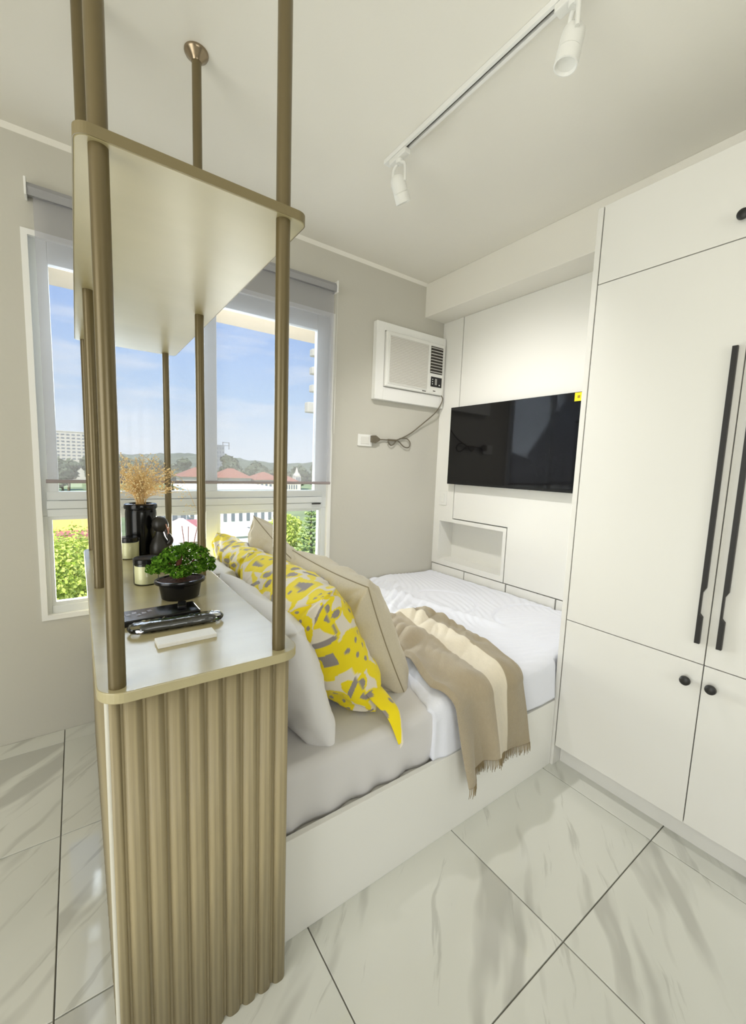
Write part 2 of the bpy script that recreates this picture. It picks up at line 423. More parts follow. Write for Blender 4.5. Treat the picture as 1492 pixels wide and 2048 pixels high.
# tv wall: backing + separate panels + recessed niche
NY0, NY1, NZ0, NZ1, ND = 1.684, 2.272, 0.612, 0.908, 0.15
bm = bmesh.new()
bx0, bx1 = XT+0.022, XT+0.20
bm_box(bm, bx0, bx1, YBK, NY0-0.012, 0, 2.40); bm_box(bm, bx0, bx1, NY1+0.012, YW, 0, 2.40)
bm_box(bm, bx0, bx1, NY0-0.012, NY1+0.012, 0, NZ0-0.012); bm_box(bm, bx0, bx1, NY0-0.012, NY1+0.012, NZ1+0.012, 2.40)
bm_box(bm, XT+ND+0.012, bx1, NY0-0.012, NY1+0.012, NZ0-0.012, NZ1+0.012)
wr = tag(from_bm('wall_right', bm, M['gapdark']), kind='structure')
g = 0.0034
fyz = lambda a, b, d: (d, a, b)
prism('panel', [(0.93, .569+g), (1.656-g, .569+g), (1.656-g, .938+g), (2.137-g, .938+g), (2.137-g, 2.3725), (0.93, 2.3725)], fyz, XT, XT+0.02, M['lam2'], wr, bevel=0.001)
bm = bmesh.new()   # narrow panel that runs down and frames the niche
for (a0, a1, b0, b1) in ((2.137+g, YW-.001, .938-g, 2.3725), (NY1, YW-.001, .569+g, .938-g), (1.656+g, NY0, .569+g, .938-g), (NY0, NY1, NZ1, .938-g), (NY0, NY1, .569+g, NZ0)):
    bm_box(bm, XT, XT+0.02, a0, a1, b0, b1)
npn = from_bm('panel', bm, M['lam2'], wr)
bm = bmesh.new()
bm_box(bm, XT+.0205, XT+ND, NY0-.01, NY0, NZ0-.01, NZ1+.01); bm_box(bm, XT+.0205, XT+ND, NY1, NY1+.01, NZ0-.01, NZ1+.01)
bm_box(bm, XT+.0205, XT+ND, NY0, NY1, NZ0-.01, NZ0); bm_box(bm, XT+.0205, XT+ND, NY0, NY1, NZ1, NZ1+.01)
bm_box(bm, XT+ND, XT+ND+.01, NY0-.01, NY1+.01, NZ0-.01, NZ1+.01)
from_bm('niche_lining', bm, M['lam2'], wr)
ys = [0.93, 1.285, 1.635, 1.995, YW-.001]
for a, b in zip(ys, ys[1:]): box('panel', XT, XT+0.02, a+g*1.4, b-g*1.4, 0.30, .569-g, M['lam2'], wr, bevel=0.001)

# ------------------------------------------------------------------ window 1 (bed window)
wn = root('window_1', ((WX0+WX1)/2, YW, WZ0), kind='structure')
FY0, FY1 = YW+0.015, YW+0.052
def bar(name, x0, x1, z0, z1, ya=FY0, yb=FY1, par=wn, m='alu', bv=0.003): return box(name, x0, x1, ya, yb, z0, z1, M[m], par, bevel=bv)
# casing lip around the opening, proud of the wall
bm = bmesh.new()
c0, c1 = YW-0.008, YW+0.02
bm_box(bm, WX0-.012, WX0+.010, c0, c1, WZ0-.014, WZ1+.012); bm_box(bm, WX1-.012, WX1+.012, c0, c1, WZ0-.014, WZ1+.012)
bm_box(bm, WX0+.010, WX1-.012, c0, c1, WZ0-.014, WZ0+.008); bm_box(bm, WX0+.010, WX1-.012, c0, c1, WZ1-.01, WZ1+.012)
from_bm('window_casing', bm, M['white'], wn)
bar('frame_stile', WX0, WX0+.072, 1.03, WZ1); bar('frame_stile', WX1-.095, WX1, 1.03, WZ1)
bar('frame_stile', WX0, WX0+.026, WZ0, 1.03); bar('frame_stile', WX1-.045, WX1, WZ0, 1.03)
bar('frame_head', WX0+.072, WX1-.095, WZ1-.10, WZ1)
bar('mullion', .568, .632, 1.03, WZ1-.10); bar('mullion', .568, .632, WZ0, 1.03)
bar('frame_sill', WX0+.026, WX1-.045, WZ0, WZ0+.045)
# transom is three stacked profiles
bar('transom', WX0+.026, WX1-.045, 1.100, 1.140, FY0-.004, FY1); bar('transom', WX0+.026, WX1-.045, 1.062, 1.0985, FY0-.012, FY1); bar('transom', WX0+.026, WX1-.045, 1.026, 1.0605, FY0-.006, FY1)
for (a, b) in ((WX0+.026, .568), (.632, WX1-.045)):
    bm = bmesh.new(); s = 0.016
    bm_box(bm, a, a+s, FY0+.006, FY1-.004, WZ0+.045, 1.026); bm_box(bm, b-s, b, FY0+.006, FY1-.004, WZ0+.045, 1.026)
    bm_box(bm, a+s, b-s, FY0+.006, FY1-.004, WZ0+.045, WZ0+.061); bm_box(bm, a+s, b-s, FY0+.006, FY1-.004, 1.010, 1.026)
    sh = from_bm('sash', bm, M['alu'], wn)
    box('pane', a+s, b-s, FY0+.022, FY0+.026, WZ0+.061, 1.010, M['glass'], sh)
box('pane', WX0+.072, .568, FY0+.022, FY0+.026, 1.14, WZ1-.10, M['glass'], wn)
box('pane', .632, WX1-.095, FY0+.022, FY0+.026, 1.14, WZ1-.10, M['glass'], wn)
box('latch', 1.205, 1.265, FY0-.022, FY0-.012, 1.052, 1.060, M['black'], wn, bevel=0.002)
tag(box('window_ledge', WX0-.2, WX1+.2, YW+wt, YW+wt+.12, WZ0-.09, WZ0-.02, M['white']), kind='structure')
# ------------------------------------------------------------------ window 2 and balcony door (out of view, added as openings for the fill light)
def glazing(nm, a0, a1, z0, z1, n_, fn, loc):
    r = root(nm, loc, kind='structure')
    def bx_(name, a, b, c, d, t0, t1, m):
        p, q = fn(a, t0), fn(b, t1)
        box(name, p[0], q[0], p[1], q[1], c, d, m, r)
    bx_('frame_head', a0, a1, z1-.05, z1, 0, .06, M['alu']); bx_('frame_sill', a0, a1, z0, z0+.05, 0, .06, M['alu'])
    for k in range(n_+1):
        xx = lerp(a0, a1-.05, k/n_); bx_('frame_stile', xx, xx+.05, z0+.05, z1-.05, 0, .06, M['alu'])
    for k in range(n_):
        bx_('pane', lerp(a0, a1-.05, k/n_)+.05, lerp(a0, a1-.05, (k+1)/n_), z0+.05, z1-.05, .03, .034, M['glass'])
glazing('added_window', BX_0, BX_1, BZ0, BZ1, 2, lambda a, t: (a, YBK-.08+t), (.2, YBK-.05, BZ0))
glazing('added_door', DY0, DY1, 0, DZ1, 3, lambda a, t: (XL-.08+t, a), (XL-.05, -.15, 0))

# ================================================================== WARDROBE
XF, WY = 1.70, 0.905
wd = root('wardrobe', (2.0, .42, 0), 'tall white built-in wardrobe with black handles and round knobs', 'wardrobe')
DY = [WY, .4225, -.06]
box('carcass', XF+.021, XT-.002, DY[2], WY+.001, .098, 2.322, M['gapdark'], wd)
box('side_panel', XF, XT-.002, WY+.003, WY+.024, 0.0, 2.334, M['lam'], wd, bevel=.001)
box('side_panel', XF, XT-.002, DY[2]-.022, DY[2]-.002, 0.0, 2.334, M['lam'], wd, bevel=.001)
box('top_panel', XF+.021, XT-.002, DY[2], WY+.001, 2.323, 2.334, M['lam'], wd)
box('plinth', XF+.058, XF+.078, DY[2], WY+.002, 0.0, .098, M['lam'], wd)
def knob(y, z, par):
    m4 = Matrix.Translation((XF-.001, y, z)) @ Matrix.Rotation(-pi/2, 4, 'Y')
    lathe('knob', [(.005, 0), (.005, .010), (.0135, .013), (.0165, .019), (.0155, .025), (.010, .029), (.002, .030)], (0,0,0), M['black'], par, 20, mat4=m4)
def handle(y, par):
    z0, z1, n0, n1 = .752, 1.720, .845, .945
    pts = [(y-.007, z0), (y+.007, z0), (y+.007, z1), (y-.007, z1), (y-.007, n1), (y+.0015, n1-.018), (y+.0015, n0+.01), (y-.007, n0)]
    prism('handle', pts, fyz, XF-.016, XF-.001, M['black'], par, bevel=.0015)
gd = .0016
for k in range(2):
    ya, yb = DY[k+1]+gd, DY[k]-gd
    for (z0, z1, kind) in ((.098, .6805-gd, 'low'), (.6805+gd, 2.045-gd, 'mid'), (2.045+gd, 2.334, 'top')):
        d = box('door', XF, XF+.019, ya, yb, z0, z1, M['lam'], wd, bevel=.001)
        s = 1 if k == 0 else -1
        if kind == 'low': knob(.4275+s*.0355, .614, d)
        if kind == 'top': knob(.4275+s*.0400, 2.107, d)
        if kind == 'mid': handle(.4175+s*.0295, d)

# ================================================================== ROOM DIVIDER (fluted console, shelf, poles)
CX0, CX1, CY0, CY1, CZ = .0145, .408, .822, 2.262, .886
rd = root('room_divider', ((CX0+CX1)/2, (CY0+CY1)/2, 0), 'champagne fluted console with bronze poles carrying a high shelf', 'room divider')
prism('tabletop', round_rect(CX0, CX1, CY0, CY1, .048, 10), lambda a, b, d: (a, b, d), CZ-.021, CZ, M['champ'], rd, bevel=.002)
BX0, BX1, BY0, BY1 = .028, .393, .850, 2.255
prism('body', round_rect(BX0+.008, BX1-.008, BY0+.008, BY1, .02, 6), lambda a, b, d: (a, b, d), 0.0, CZ-.021, M['slat'], rd)
# flutes: one convex slat each, shared mesh per side
def slat_mesh(w_, h_, dep):
    bm = bmesh.new(); n = 12
    pts = [(-w_/2, 0.004)] + [(-w_/2 + w_*i/n, -dep*(1-(abs(2*i/n-1))**3.4) - .001) for i in range(n+1)] + [(w_/2, 0.004)]
    bm_prism(bm, pts, lambda a, b, d: (a, b, d), 0, h_)
    bmesh.ops.recalc_face_normals(bm, faces=bm.faces)
    me = bpy.data.meshes.new('slat'); bm.to_mesh(me); bm.free(); me.materials.append(M['slat'])
    for p in me.polygons: p.use_smooth = len(p.vertices) == 4
    return me
hs = CZ-.0215
nf = 9; pw = .0378
sm = slat_mesh(pw*.97, hs, .013); sm0 = slat_mesh(.021, hs, .010)
def put_slat(me, x, y, rz):
    o = bpy.data.objects.new('slat', me); COL.objects.link(o); o.parent = rd
    o.location = Vector((x, y, 0)) - OFF[rd]; o.rotation_euler = (0, 0, rz)
for i in range(nf): put_slat(sm, .0520+pw*(i+.5), BY0+.012, 0)
put_slat(sm0, .0410, BY0+.012, 0)
ns = 37; ps = (BY1-.01-(BY0+.03))/ns
sm2 = slat_mesh(ps*.985, hs, .009)
for i in range(ns):
    put_slat(sm2, BX0+.010, BY0+.03+ps*(i+.5), -pi/2)
for i in range(1): put_slat(sm2, BX1-.010, BY0+.03+ps*(i+.5), pi/2)
for (x_, y_) in ((BX0+.0035, BY0+.012), ):
    lathe('corner_strip', [(.0060, 0.0), (.0060, hs)], (x_, y_, 0), M['strip'], rd, 16)
SZ = 1.797
shf = prism('shelf', round_rect(CX0, CX1, CY0+.010, 2.246, .022, 8), lambda a, b, d: (a, b, d), SZ, SZ+.019, M['champ_satin'], rd, bevel=.002)
def rim(name, x0, x1, y0, y1, r, z0, z1, t, m, par):
    a, b = round_rect(x0, x1, y0, y1, r, 8), round_rect(x0-t, x1+t, y0-t, y1+t, r+t, 8)
    bm = bmesh.new(); n = len(a); L = [[bm.verts.new((p[0], p[1], z)) for p in q] for q, z in ((a, z0), (b, z0), (b, z1), (a, z1))]
    for i in range(n):
        j = (i+1) % n
        for q in range(4): bm.faces.new((L[q][i], L[q][j], L[(q+1) % 4][j], L[(q+1) % 4][i]))
    bmesh.ops.recalc_face_normals(bm, faces=bm.faces)
    return from_bm(name, bm, m, par)
rim('edge_shade', CX0, CX1, CY0+.010, 2.246, .022, SZ+.0005, SZ+.0185, .0012, mat('shelf_edge_shade', srgb(122, 110, 76), .4), shf)  # backlit shade of the shelf edge put into a darker colour
for x_ in (.0475, .3625):
    for k, y_ in enumerate((.853, 1.561, 2.222)):
        pl = lathe('pole', [(.0145, CZ-.001), (.0145, (H-.012) if k < 2 else SZ+.001)], (x_, y_, 0), M['pole'], rd, 24)
        if k < 2: fr = lathe('ceiling_flange', [(.0155, H-.030), (.020, H-.022), (.034, H-.010), (.037, H-.004), (.037, H)], (x_, y_, 0), M['flange'], pl, 24)

# ================================================================== BED
bd = root('platform_bed', (1.3, 1.6, 0), 'low white panelled bed base built up against the walls', 'bed')
box('front_panel', CX1+.002, XF-.002, .920, .938, 0.0, .305, M['lam2'], bd, bevel=.0015)
box('platform', CX1+.002, XT-.004, .940, YW-.004, 0.0, .285, M['lam'], bd)
box('top_edge', XF-.001, XT-.004, .932, .9395, 0.0, .305, M['lam'], bd)

# mattress with fitted sheet (puckered lower edge)
MX0, MX1, MY0, MY1, MZ0, MZ1 = .415, 2.262, .945, 2.330, .288, .482
def mattress():
    vs, fs = [], []
    nx, prof = 110, []
    R_ = .035
    path = []
    n1 = 40
    for i in range(n1): path.append((lerp(MY1, MY0+R_, i/(n1-1)), MZ1, 0))
    for i in range(1, 9):
        a = (pi/2)*i/8; path.append((MY0+R_-R_*sin(a), MZ1-R_+R_*cos(a), 1))
    for i in range(1, 15): path.append((MY0, lerp(MZ1-R_, MZ0, i/14), 2))
    for i in range(1, 4): path.append((MY0+.02*i, MZ0, 3))
    for j, (y, z, k) in enumerate(path):
        for i in range(nx):
            x = lerp(MX0, MX1, i/(nx-1))
            dy = dz = 0
            if k == 2:
                t = (MZ1-R_-z)/(MZ1-R_-MZ0)
                amp = .013*t**2.2
                dy = amp*(1.0+sin(x*52+2*nz(x*7)) * (.6+.6*nz(x*11, 3)) ) - .004*sin(pi*t)
            if k == 0: dz = .004*nz(x*5, y*5) + .002*nz(x*16, y*16)
            vs.append((x, y+dy, z+dz))
    m = len(path)
    for j in range(m-1):
        for i in range(nx-1):
            a = j*nx+i; fs.append((a, a+1, a+nx+1, a+nx))
    return from_py('mattress', vs, fs, M['sheet'], None, True, origin=((MX0+MX1)/2, 1.6, MZ0))
tag(mattress(), 'thick mattress in a pale grey fitted sheet on the bed base', 'mattress')

# white quilted duvet
def duv_left(y): return interp([(.90, .975), (.95, .955), (1.0, .965), (1.10, 1.0), (1.30, 1.12), (1.55, 1.26), (2.0, 1.42), (2.33, 1.55)], y)
def quilt(x, y):
    """stitched curves: broad arcs with parallel lines between them"""
    h = 0.0
    for (cx, cy, r0, r1, a0, a1) in ((1.78, 1.72, .20, .20, -2.4, 1.6), (2.02, 1.22, .24, .24, -.2, 2.9)):
        d = math.hypot(x-cx, y-cy); a = math.atan2(y-cy, x-cx)
        if a0 < a < a1: h -= .012*exp(-((d-r0)/.008)**2)
    band = nz(x*2.1, y*2.1, 4.0)
    h += .0019*sin((x*.5+y*1.0+.10*nz(x*3, y*3, 9))*2*pi/.045)*sstep(-.1, .25, band)
    h += .0019*sin((x*1.0-y*.45+.10*nz(x*3, y*3, 5))*2*pi/.045)*sstep(-.1, .25, -band)
    return h
def duvet():
    nx, ny = 170, 230
    top, R_ = .512, .055
    yf = .925+R_
    L1, L2 = 2.325-yf, pi/2*R_
    vs, fs = [], []
    for j in range(ny):
        v = j/(ny-1)
        for i in range(nx):
            u = i/(nx-1)
            # drop of the hem varies across
            xr0 = lerp(.97, 2.258, u)
            drop = interp([(1.0, .150), (1.10, .150), (1.5, .140), (1.70, .135), (1.76, .03), (2.3, .02)], xr0)
            s = v*(L1+L2+drop)
            if s < L1: y, z, n = 2.325-s, top, 0
            elif s < L1+L2:
                a = (s-L1)/R_; y, z, n = yf-R_*sin(a), top-R_+R_*cos(a), 1
            else: y, z, n = yf-R_, top-R_-(s-L1-L2), 2
            xl = duv_left(y)
            x = lerp(xl, 2.258, u)
            edge = sstep(0, .06, (x-xl))
            crump = exp(-((x-xl-.16)/.16)**2)
            if n < 2 :
                fd = 1.0 if n == 0 else 1-(s-L1)/L2
                z += fd*(quilt(x, y)*(1-.8*crump) + .010*nz(x*3, y*3, 1) + crump*(.018*nz(x*5, y*6, 2)+.030*abs(nz((x+y*.6)*4, (x*.7-y)*15, 7))))
                # long raised fold
                fx = lerp(1.80, 1.60, sstep(1.2, 2.3, y)) ; z += .016*exp(-((x-fx+.06)/.035)**2)*sstep(1.15, 1.35, y)
                z -= (1-edge)*.020*fd; y += (1-edge)*.012*(1-fd)
                z += .012*sstep(.75, 1, u)*sstep(1.0, 1.4, y)*.0
            if n == 2:
                t = (s-L1-L2)/max(drop, .01)
                fold = sin(x*24+1.5)*.5+nz(x*14, 8)
                edge2 = 1-edge
                y += edge2*.012 - .004*fold*t - .010*t*sstep(1.45, 1.7, x)
                y = min(y, .932); z += .006*nz(x*9, 3)*t
            if x > XF-.014 and y < .940 and z < .60:   # tucked behind the wardrobe's side panel
                if n >= 1: y = max(y, .9415)
            vs.append((x, y, z))
    for j in range(ny-1):
        for i in range(nx-1):
            a = j*nx+i; fs.append((a, a+nx, a+nx+1, a+1))
    o = from_py('duvet', vs, fs, M['duvet'], None, True, origin=(1.7, 1.6, .49))
    md = o.modifiers.new('thick', 'SOLIDIFY'); md.thickness = .022; md.offset = -1
    return o
tag(duvet(), 'white quilted duvet folded back over the foot of the bed', 'duvet')

# striped throw with fringe
def throw():
    th = root('throw_blanket', (1.25, 1.2, .53), 'taupe and cream striped fringed throw hanging over the bed side', 'blanket')
    nx, ny = 110, 200
    top, R_ = .552, .078
    yf = .902+R_
    yb = 1.66
    L1, L2 = yb-yf, pi/2*R_
    ctaupe, ccream, cdark = srgb(170, 156, 130), srgb(224, 214, 192), srgb(158, 144, 116)
    vs, fs, cols, hem = [], [], [], []
    def pos(u, v):
        dropu = interp([(0, .285), (.30, .262), (.48, .245), (.70, .275), (.85, .275), (1, .262)], u)
        s = v*(L1+L2+dropu)
        if s < L1: y, z, n = yb-s, top, 0
        elif s < L1+L2:
            a = (s-L1)/R_; y, z, n = yf-R_*sin(a), top-R_+R_*cos(a), 1
        else: y, z, n = yf-R_, top-R_-(s-L1-L2), 2
        t = 0 if n < 2 else (s-L1-L2)/dropu
        xl = interp([(.90, 1.03), (1.0, 1.00), (1.2, 1.06), (1.42, 1.10), (1.7, 1.22)], y) if n < 2 else lerp(1.03, 1.085, t)
        xr = interp([(.90, 1.425), (1.0, 1.46), (1.3, 1.52), (1.5, 1.54), (1.7, 1.53)], y) if n < 2 else lerp(1.425, 1.465, t)
        x = lerp(xl, xr, u)
        if n < 2:
            f = sstep(.95, 1.2, y); fd = 1.0 if n == 0 else 1-(s-L1)/L2
            z += f*(.016*nz(x*6, y*6, 3) + .034*abs(nz((x+y*.7)*3, (x*.8-y)*11, 11)) + .012*sin((x*1.3+y*.8)*30)*nz(x*4, y*4, 6))
            z += fd*.012*sin(u*pi*5+.5+y*2)*(1-.3*f)
            z -= fd*(.022*(1-sstep(0, .05, u)) + .022*(1-sstep(0, .05, 1-u)))
            z -= .02*sstep(1.6, 1.66, y)
            if n == 1: y += -.010*sin(u*pi*5+1.0)*((s-L1)/L2)
        else:
            y += -.010*sin(u*pi*5+1.0) - t*(.022*sin(u*pi*4.2+.8) + .010*nz(u*6, t*1.5, 2)) - .006*t
            x += t*.010*sin(u*9)
        y = min(y, .914) if n == 2 else y
        return (x, y, z)
    for j in range(ny):
        for i in range(nx):
            u, v = i/(nx-1), j/(ny-1)
            vs.append(pos(u, v))
            uu = u+.012*nz(v*9, 2)
            c = ccream if .50 < uu < .72 else (ctaupe if uu < .50 else cdark)
            k = 1+.05*nz(u*60, v*60)
            cols.append(tuple(min(1, q*k) for q in c))
    for j in range(ny-1):
        for i in range(nx-1):
            a = j*nx+i; fs.append((a, a+nx, a+nx+1, a+1))
    o = from_py('cloth', vs, fs, M['throw'], th, True); set_print(o, cols)
    md = o.modifiers.new('thick', 'SOLIDIFY'); md.thickness = .005; md.offset = -1
    bm = bmesh.new(); rnd = random.Random(4)
    for i in range(84):
        u = (i+.5)/84
        p = Vector(pos(u, 1.0)); l = .038*rnd.uniform(.8, 1.15)
        sway = rnd.uniform(-.006, .006)
        bm_tube(bm, [p+Vector((0, 0, .003)), p+Vector((sway*.4, -.002, -l*.5)), p+Vector((sway, rnd.uniform(-.004, .002), -l))], [.0016, .0015, .0008], 5)
    fo = from_bm('fringe', bm, mat('fringe_yarn', srgb(150, 134, 102), .9), th, True); fo['kind'] = 'stuff'
throw()

# ------------------------------------------------------------------ pillows
def pillow(name, c, along, up, L, Hh, T, m, seed, label, cat, group=None, nu=72, nv=56, prn=None, pin=.055, crease=.012, ear=.02, sag=0.0, piping=False, pwr=3.6):
    along = Vector(along).normalized(); up = Vector(up); up = (up - along*up.dot(along)).normalized(); nrm = along.cross(up)
    vs, fs, cols, idx = [], [], [], {}
    def P(u, v, side):
        # plan outline: sides bow inwards, corners stick out
        a = u*(L/2)*(1-pin*(1-v*v)); b = v*(Hh/2)*(1-pin*(1-u*u))
        cu, cv = abs(u), abs(v)
        tk = ((max(0, 1-cu**pwr))**.5)*((max(0, 1-cv**pwr))**.5)
        cr_ = crease*(nz(u*2.2+seed, v*2.2, side*3.1)+.6*nz(u*5+seed, v*5, side*7.7)+.35*abs(nz(u*9+v*4+seed, v*8, side*2)))
        # radial pleats at the corners
        cd = math.hypot(1-cu, 1-cv); ang = math.atan2(1-cv, 1-cu+1e-6)
        cr_ += crease*.7*sin(ang*9+seed)*exp(-(cd/.35)**2)*sstep(0, .12, cd)
        hgt = side*(T/2)*tk + cr_*min(1, tk*2.2)
        return Vector(c) + along*a + up*(b - sag*(1-v)*.5*tk) + nrm*hgt
    for side in (1, -1):
        for j in range(nv+1):
            for i in range(nu+1):
                u, v = 2*i/nu-1, 2*j/nv-1
                # denser toward borders
                u = sin(u*pi/2)*.85+u*.15; v = sin(v*pi/2)*.7+v*.3
                border = i in (0, nu) or j in (0, nv)
                if side == -1 and border: idx[(side, i, j)] = idx[(1, i, j)]; continue
                idx[(side, i, j)] = len(vs); vs.append(P(u, v, side))
                if prn:   # unfold the cover so the print does not smear round the ends
                    su, sv = (1 if u > 0 else -1), (1 if v > 0 else -1)
                    ku, kv = 1-max(0, 1-abs(u)**pwr)**.5, 1-max(0, 1-abs(v)**pwr)**.5
                    cols.append(prn(u*L/2+su*T/2*ku, v*Hh/2+sv*T/2*kv, side))
        for j in range(nv):
            for i in range(nu):
                q = [idx[(side, i, j)], idx[(side, i+1, j)], idx[(side, i+1, j+1)], idx[(side, i, j+1)]]
                fs.append(q if side == 1 else q[::-1])
    r = root(name, tuple(Vector(c)-up*(Hh/2)*.9), label, cat, group)
    o = from_py('pillow_cover', vs, fs, m, r, True)
    if prn: set_print(o, cols)
    if piping:
        path = []
        for k in range(160):
            t = k/160*4; s_, f = int(t), t-int(t)
            uu, vv = ((2*f-1, -1), (1, 2*f-1), (1-2*f, 1), (-1, 1-2*f))[s_]
            path.append(P(uu, vv, 1))
        path.append(path[0])
        bm = bmesh.new(); bm_tube(bm, path, .0022, 6, False); from_bm('seam_piping', bm, M['piping'], r, True)
    return r

pillow('bed_pillow', (.530, 1.335, .655), (0, 1, 0), (-.32, 0, 1), .72, .42, .175, M['whitepillow'], 1.3,
       'plump white pillow wedged between the console and the yellow pillow, nearer one', 'pillow', 'white bed pillows', crease=.012)
pillow('bed_pillow', (.530, 1.995, .655), (0, 1, 0), (-.26, 0, 1), .60, .40, .18, M['whitepillow'], 4.1,
       'white pillow against the console by the window, mostly hidden', 'pillow', 'white bed pillows', crease=.012)
YEL, WHT, GRY = srgb(244, 222, 8), srgb(232, 224, 208), srgb(150, 142, 138)
def ell(x, y, cx, cy, a, b, rot):
    dx, dy = x-cx, y-cy; c_, s_ = cos(rot), sin(rot)
    return ((dx*c_+dy*s_)/a)**2 + ((-dx*s_+dy*c_)/b)**2 < 1
def pattern(seed):
    rnd = random.Random(seed)
    mot = []
    k = 0
    for gy in range(-2, 3):
        for gx in range(-3, 4):
            mot.append((gx*.20+(.10 if gy % 2 else 0)+rnd.uniform(-.015, .015), gy*.175+rnd.uniform(-.015, .015), (gx*2+gy*3) % 3, rnd.uniform(0, 6.28)))
    def f(x, y, side):
        x = x + .0; s = x*side
        for (cx, cy, kind, rot) in mot:
            dx, dy = s-cx, y-cy
            if dx*dx+dy*dy > .0121: continue
            dx, dy = dx/1.35, dy/1.35
            a = math.atan2(dy, dx)-rot; d = math.hypot(dx, dy)
            if kind == 0:       # five-petal flower with grey hearts
                for q in range(5):
                    aa = rot+q*2*pi/5
                    if ell(dx, dy, .040*cos(aa), .040*sin(aa), .019, .0115, aa): return GRY
                if d < .052+.020*cos(5*a): return YEL
            elif kind == 1:     # block with a grey bar
                c_, s_ = cos(rot*.15), sin(rot*.15); px, py = dx*c_+dy*s_, -dx*s_+dy*c_
                if abs(px) < .030 and abs(py) < .018: return GRY
                if abs(px) < .058 and abs(py) < .045: return YEL
                if abs(px) < .066 and .045 < py < .060: return GRY
            else:               # spotted blob
                for q in range(6):
                    aa = rot+q*1.05; rr = .022+.020*(q % 2)
                    if ell(dx, dy, rr*cos(aa), rr*sin(aa), .0066, .0066, 0): return GRY
                if d < .060+.008*sin(3*a): return YEL
        if nz(s*14+seed, y*14) > .16: return YEL
        return WHT
    return f
py1 = pillow('patterned_pillow', (.692, 1.392, .703), (0.03, 1, 0), (-.50, 0, 1), .71, .47, .235, M['printed'], 2.7,
       'yellow, white and grey patterned pillow leaning on the white one, loose corner over the mattress', 'pillow', 'yellow patterned pillows', 240, 170, pattern(5), crease=.016, pwr=5.0)
pillow('patterned_pillow', (.690, 1.995, .700), (0.0, 1, 0), (-.38, 0, 1), .56, .47, .19, M['printed'], 8.2,
       'yellow patterned pillow farther back beside the window pane', 'pillow', 'yellow patterned pillows', 120, 90, pattern(9), crease=.02)
# open end of the pillowcase: a loose flap drooping over the mattress edge
def flap():
    vs, fs, cols = [], [], []
    n, k = 26, 40
    A = [Vector(p) for p in ((.745, 1.080, .570), (.760, 1.020, .545), (.779, .958, .510), (.797, .922, .438))]
    B = [Vector(p) for p in ((.835, 1.080, .550), (.838, 1.020, .530), (.830, .960, .506), (.803, .920, .424))]
    pa, pb = spline(A, 14), spline(B, 14)
    pf = pattern(5)
    m_ = len(pa)
    for i in range(m_):
        for j in range(n):
            t = j/(n-1); p = pa[i].lerp(pb[i], t); p = p + Vector((.012*sin(pi*t), -.004*sin(pi*t), .010*sin(pi*t)))
            vs.append(p); cols.append(pf(-.30+.07*t, -.12-.14*i/m_, -1))
    for i in range(m_-1):
        for j in range(n-1):
            a = i*n+j; fs.append((a, a+1, a+n+1, a+n))
    o = from_py('pillowcase_flap', vs, fs, M['printed'], py1, True); set_print(o, cols)
    md = o.modifiers.new('thick', 'SOLIDIFY'); md.thickness = .003; md.offset = 0
flap()
pillow('cushion', (.850, 1.335, .700), (-.05, 1, .05), (-.47, 0, 1), .52, .51, .22, M['beige'], 5.5,
       'square beige linen cushion with dark seam, front of the pillow row', 'cushion', 'beige linen cushions', crease=.016, piping=True)
pillow('cushion', (.800, 1.865, .745), (-.05, .90, .30), (-.32, -.25, 1), .48, .48, .18, M['beige'], 9.5,
       'beige linen cushion tilted on its corner before the window', 'cushion', 'beige linen cushions', crease=.022, piping=True)

# ================================================================== THINGS ON THE CONSOLE
Z0 = CZ
# black vase
v = root('vase', (.225, 2.06, Z0), 'tall glossy black ceramic vase at the far end of the console', 'vase')
lathe('vase_body', [(.052, 0), (.060, .004), (.0615, .02), (.0615, .178), (.060, .193), (.058, .198)], (.225, 2.06, Z0), M['vase'], v, 40)
lathe('vase_rim', [(.058, .197), (.064, .199), (.066, .208), (.064, .218), (.058, .222), (.046, .222), (.040, .208)], (.225, 2.06, Z0), M['vase'], v, 40)
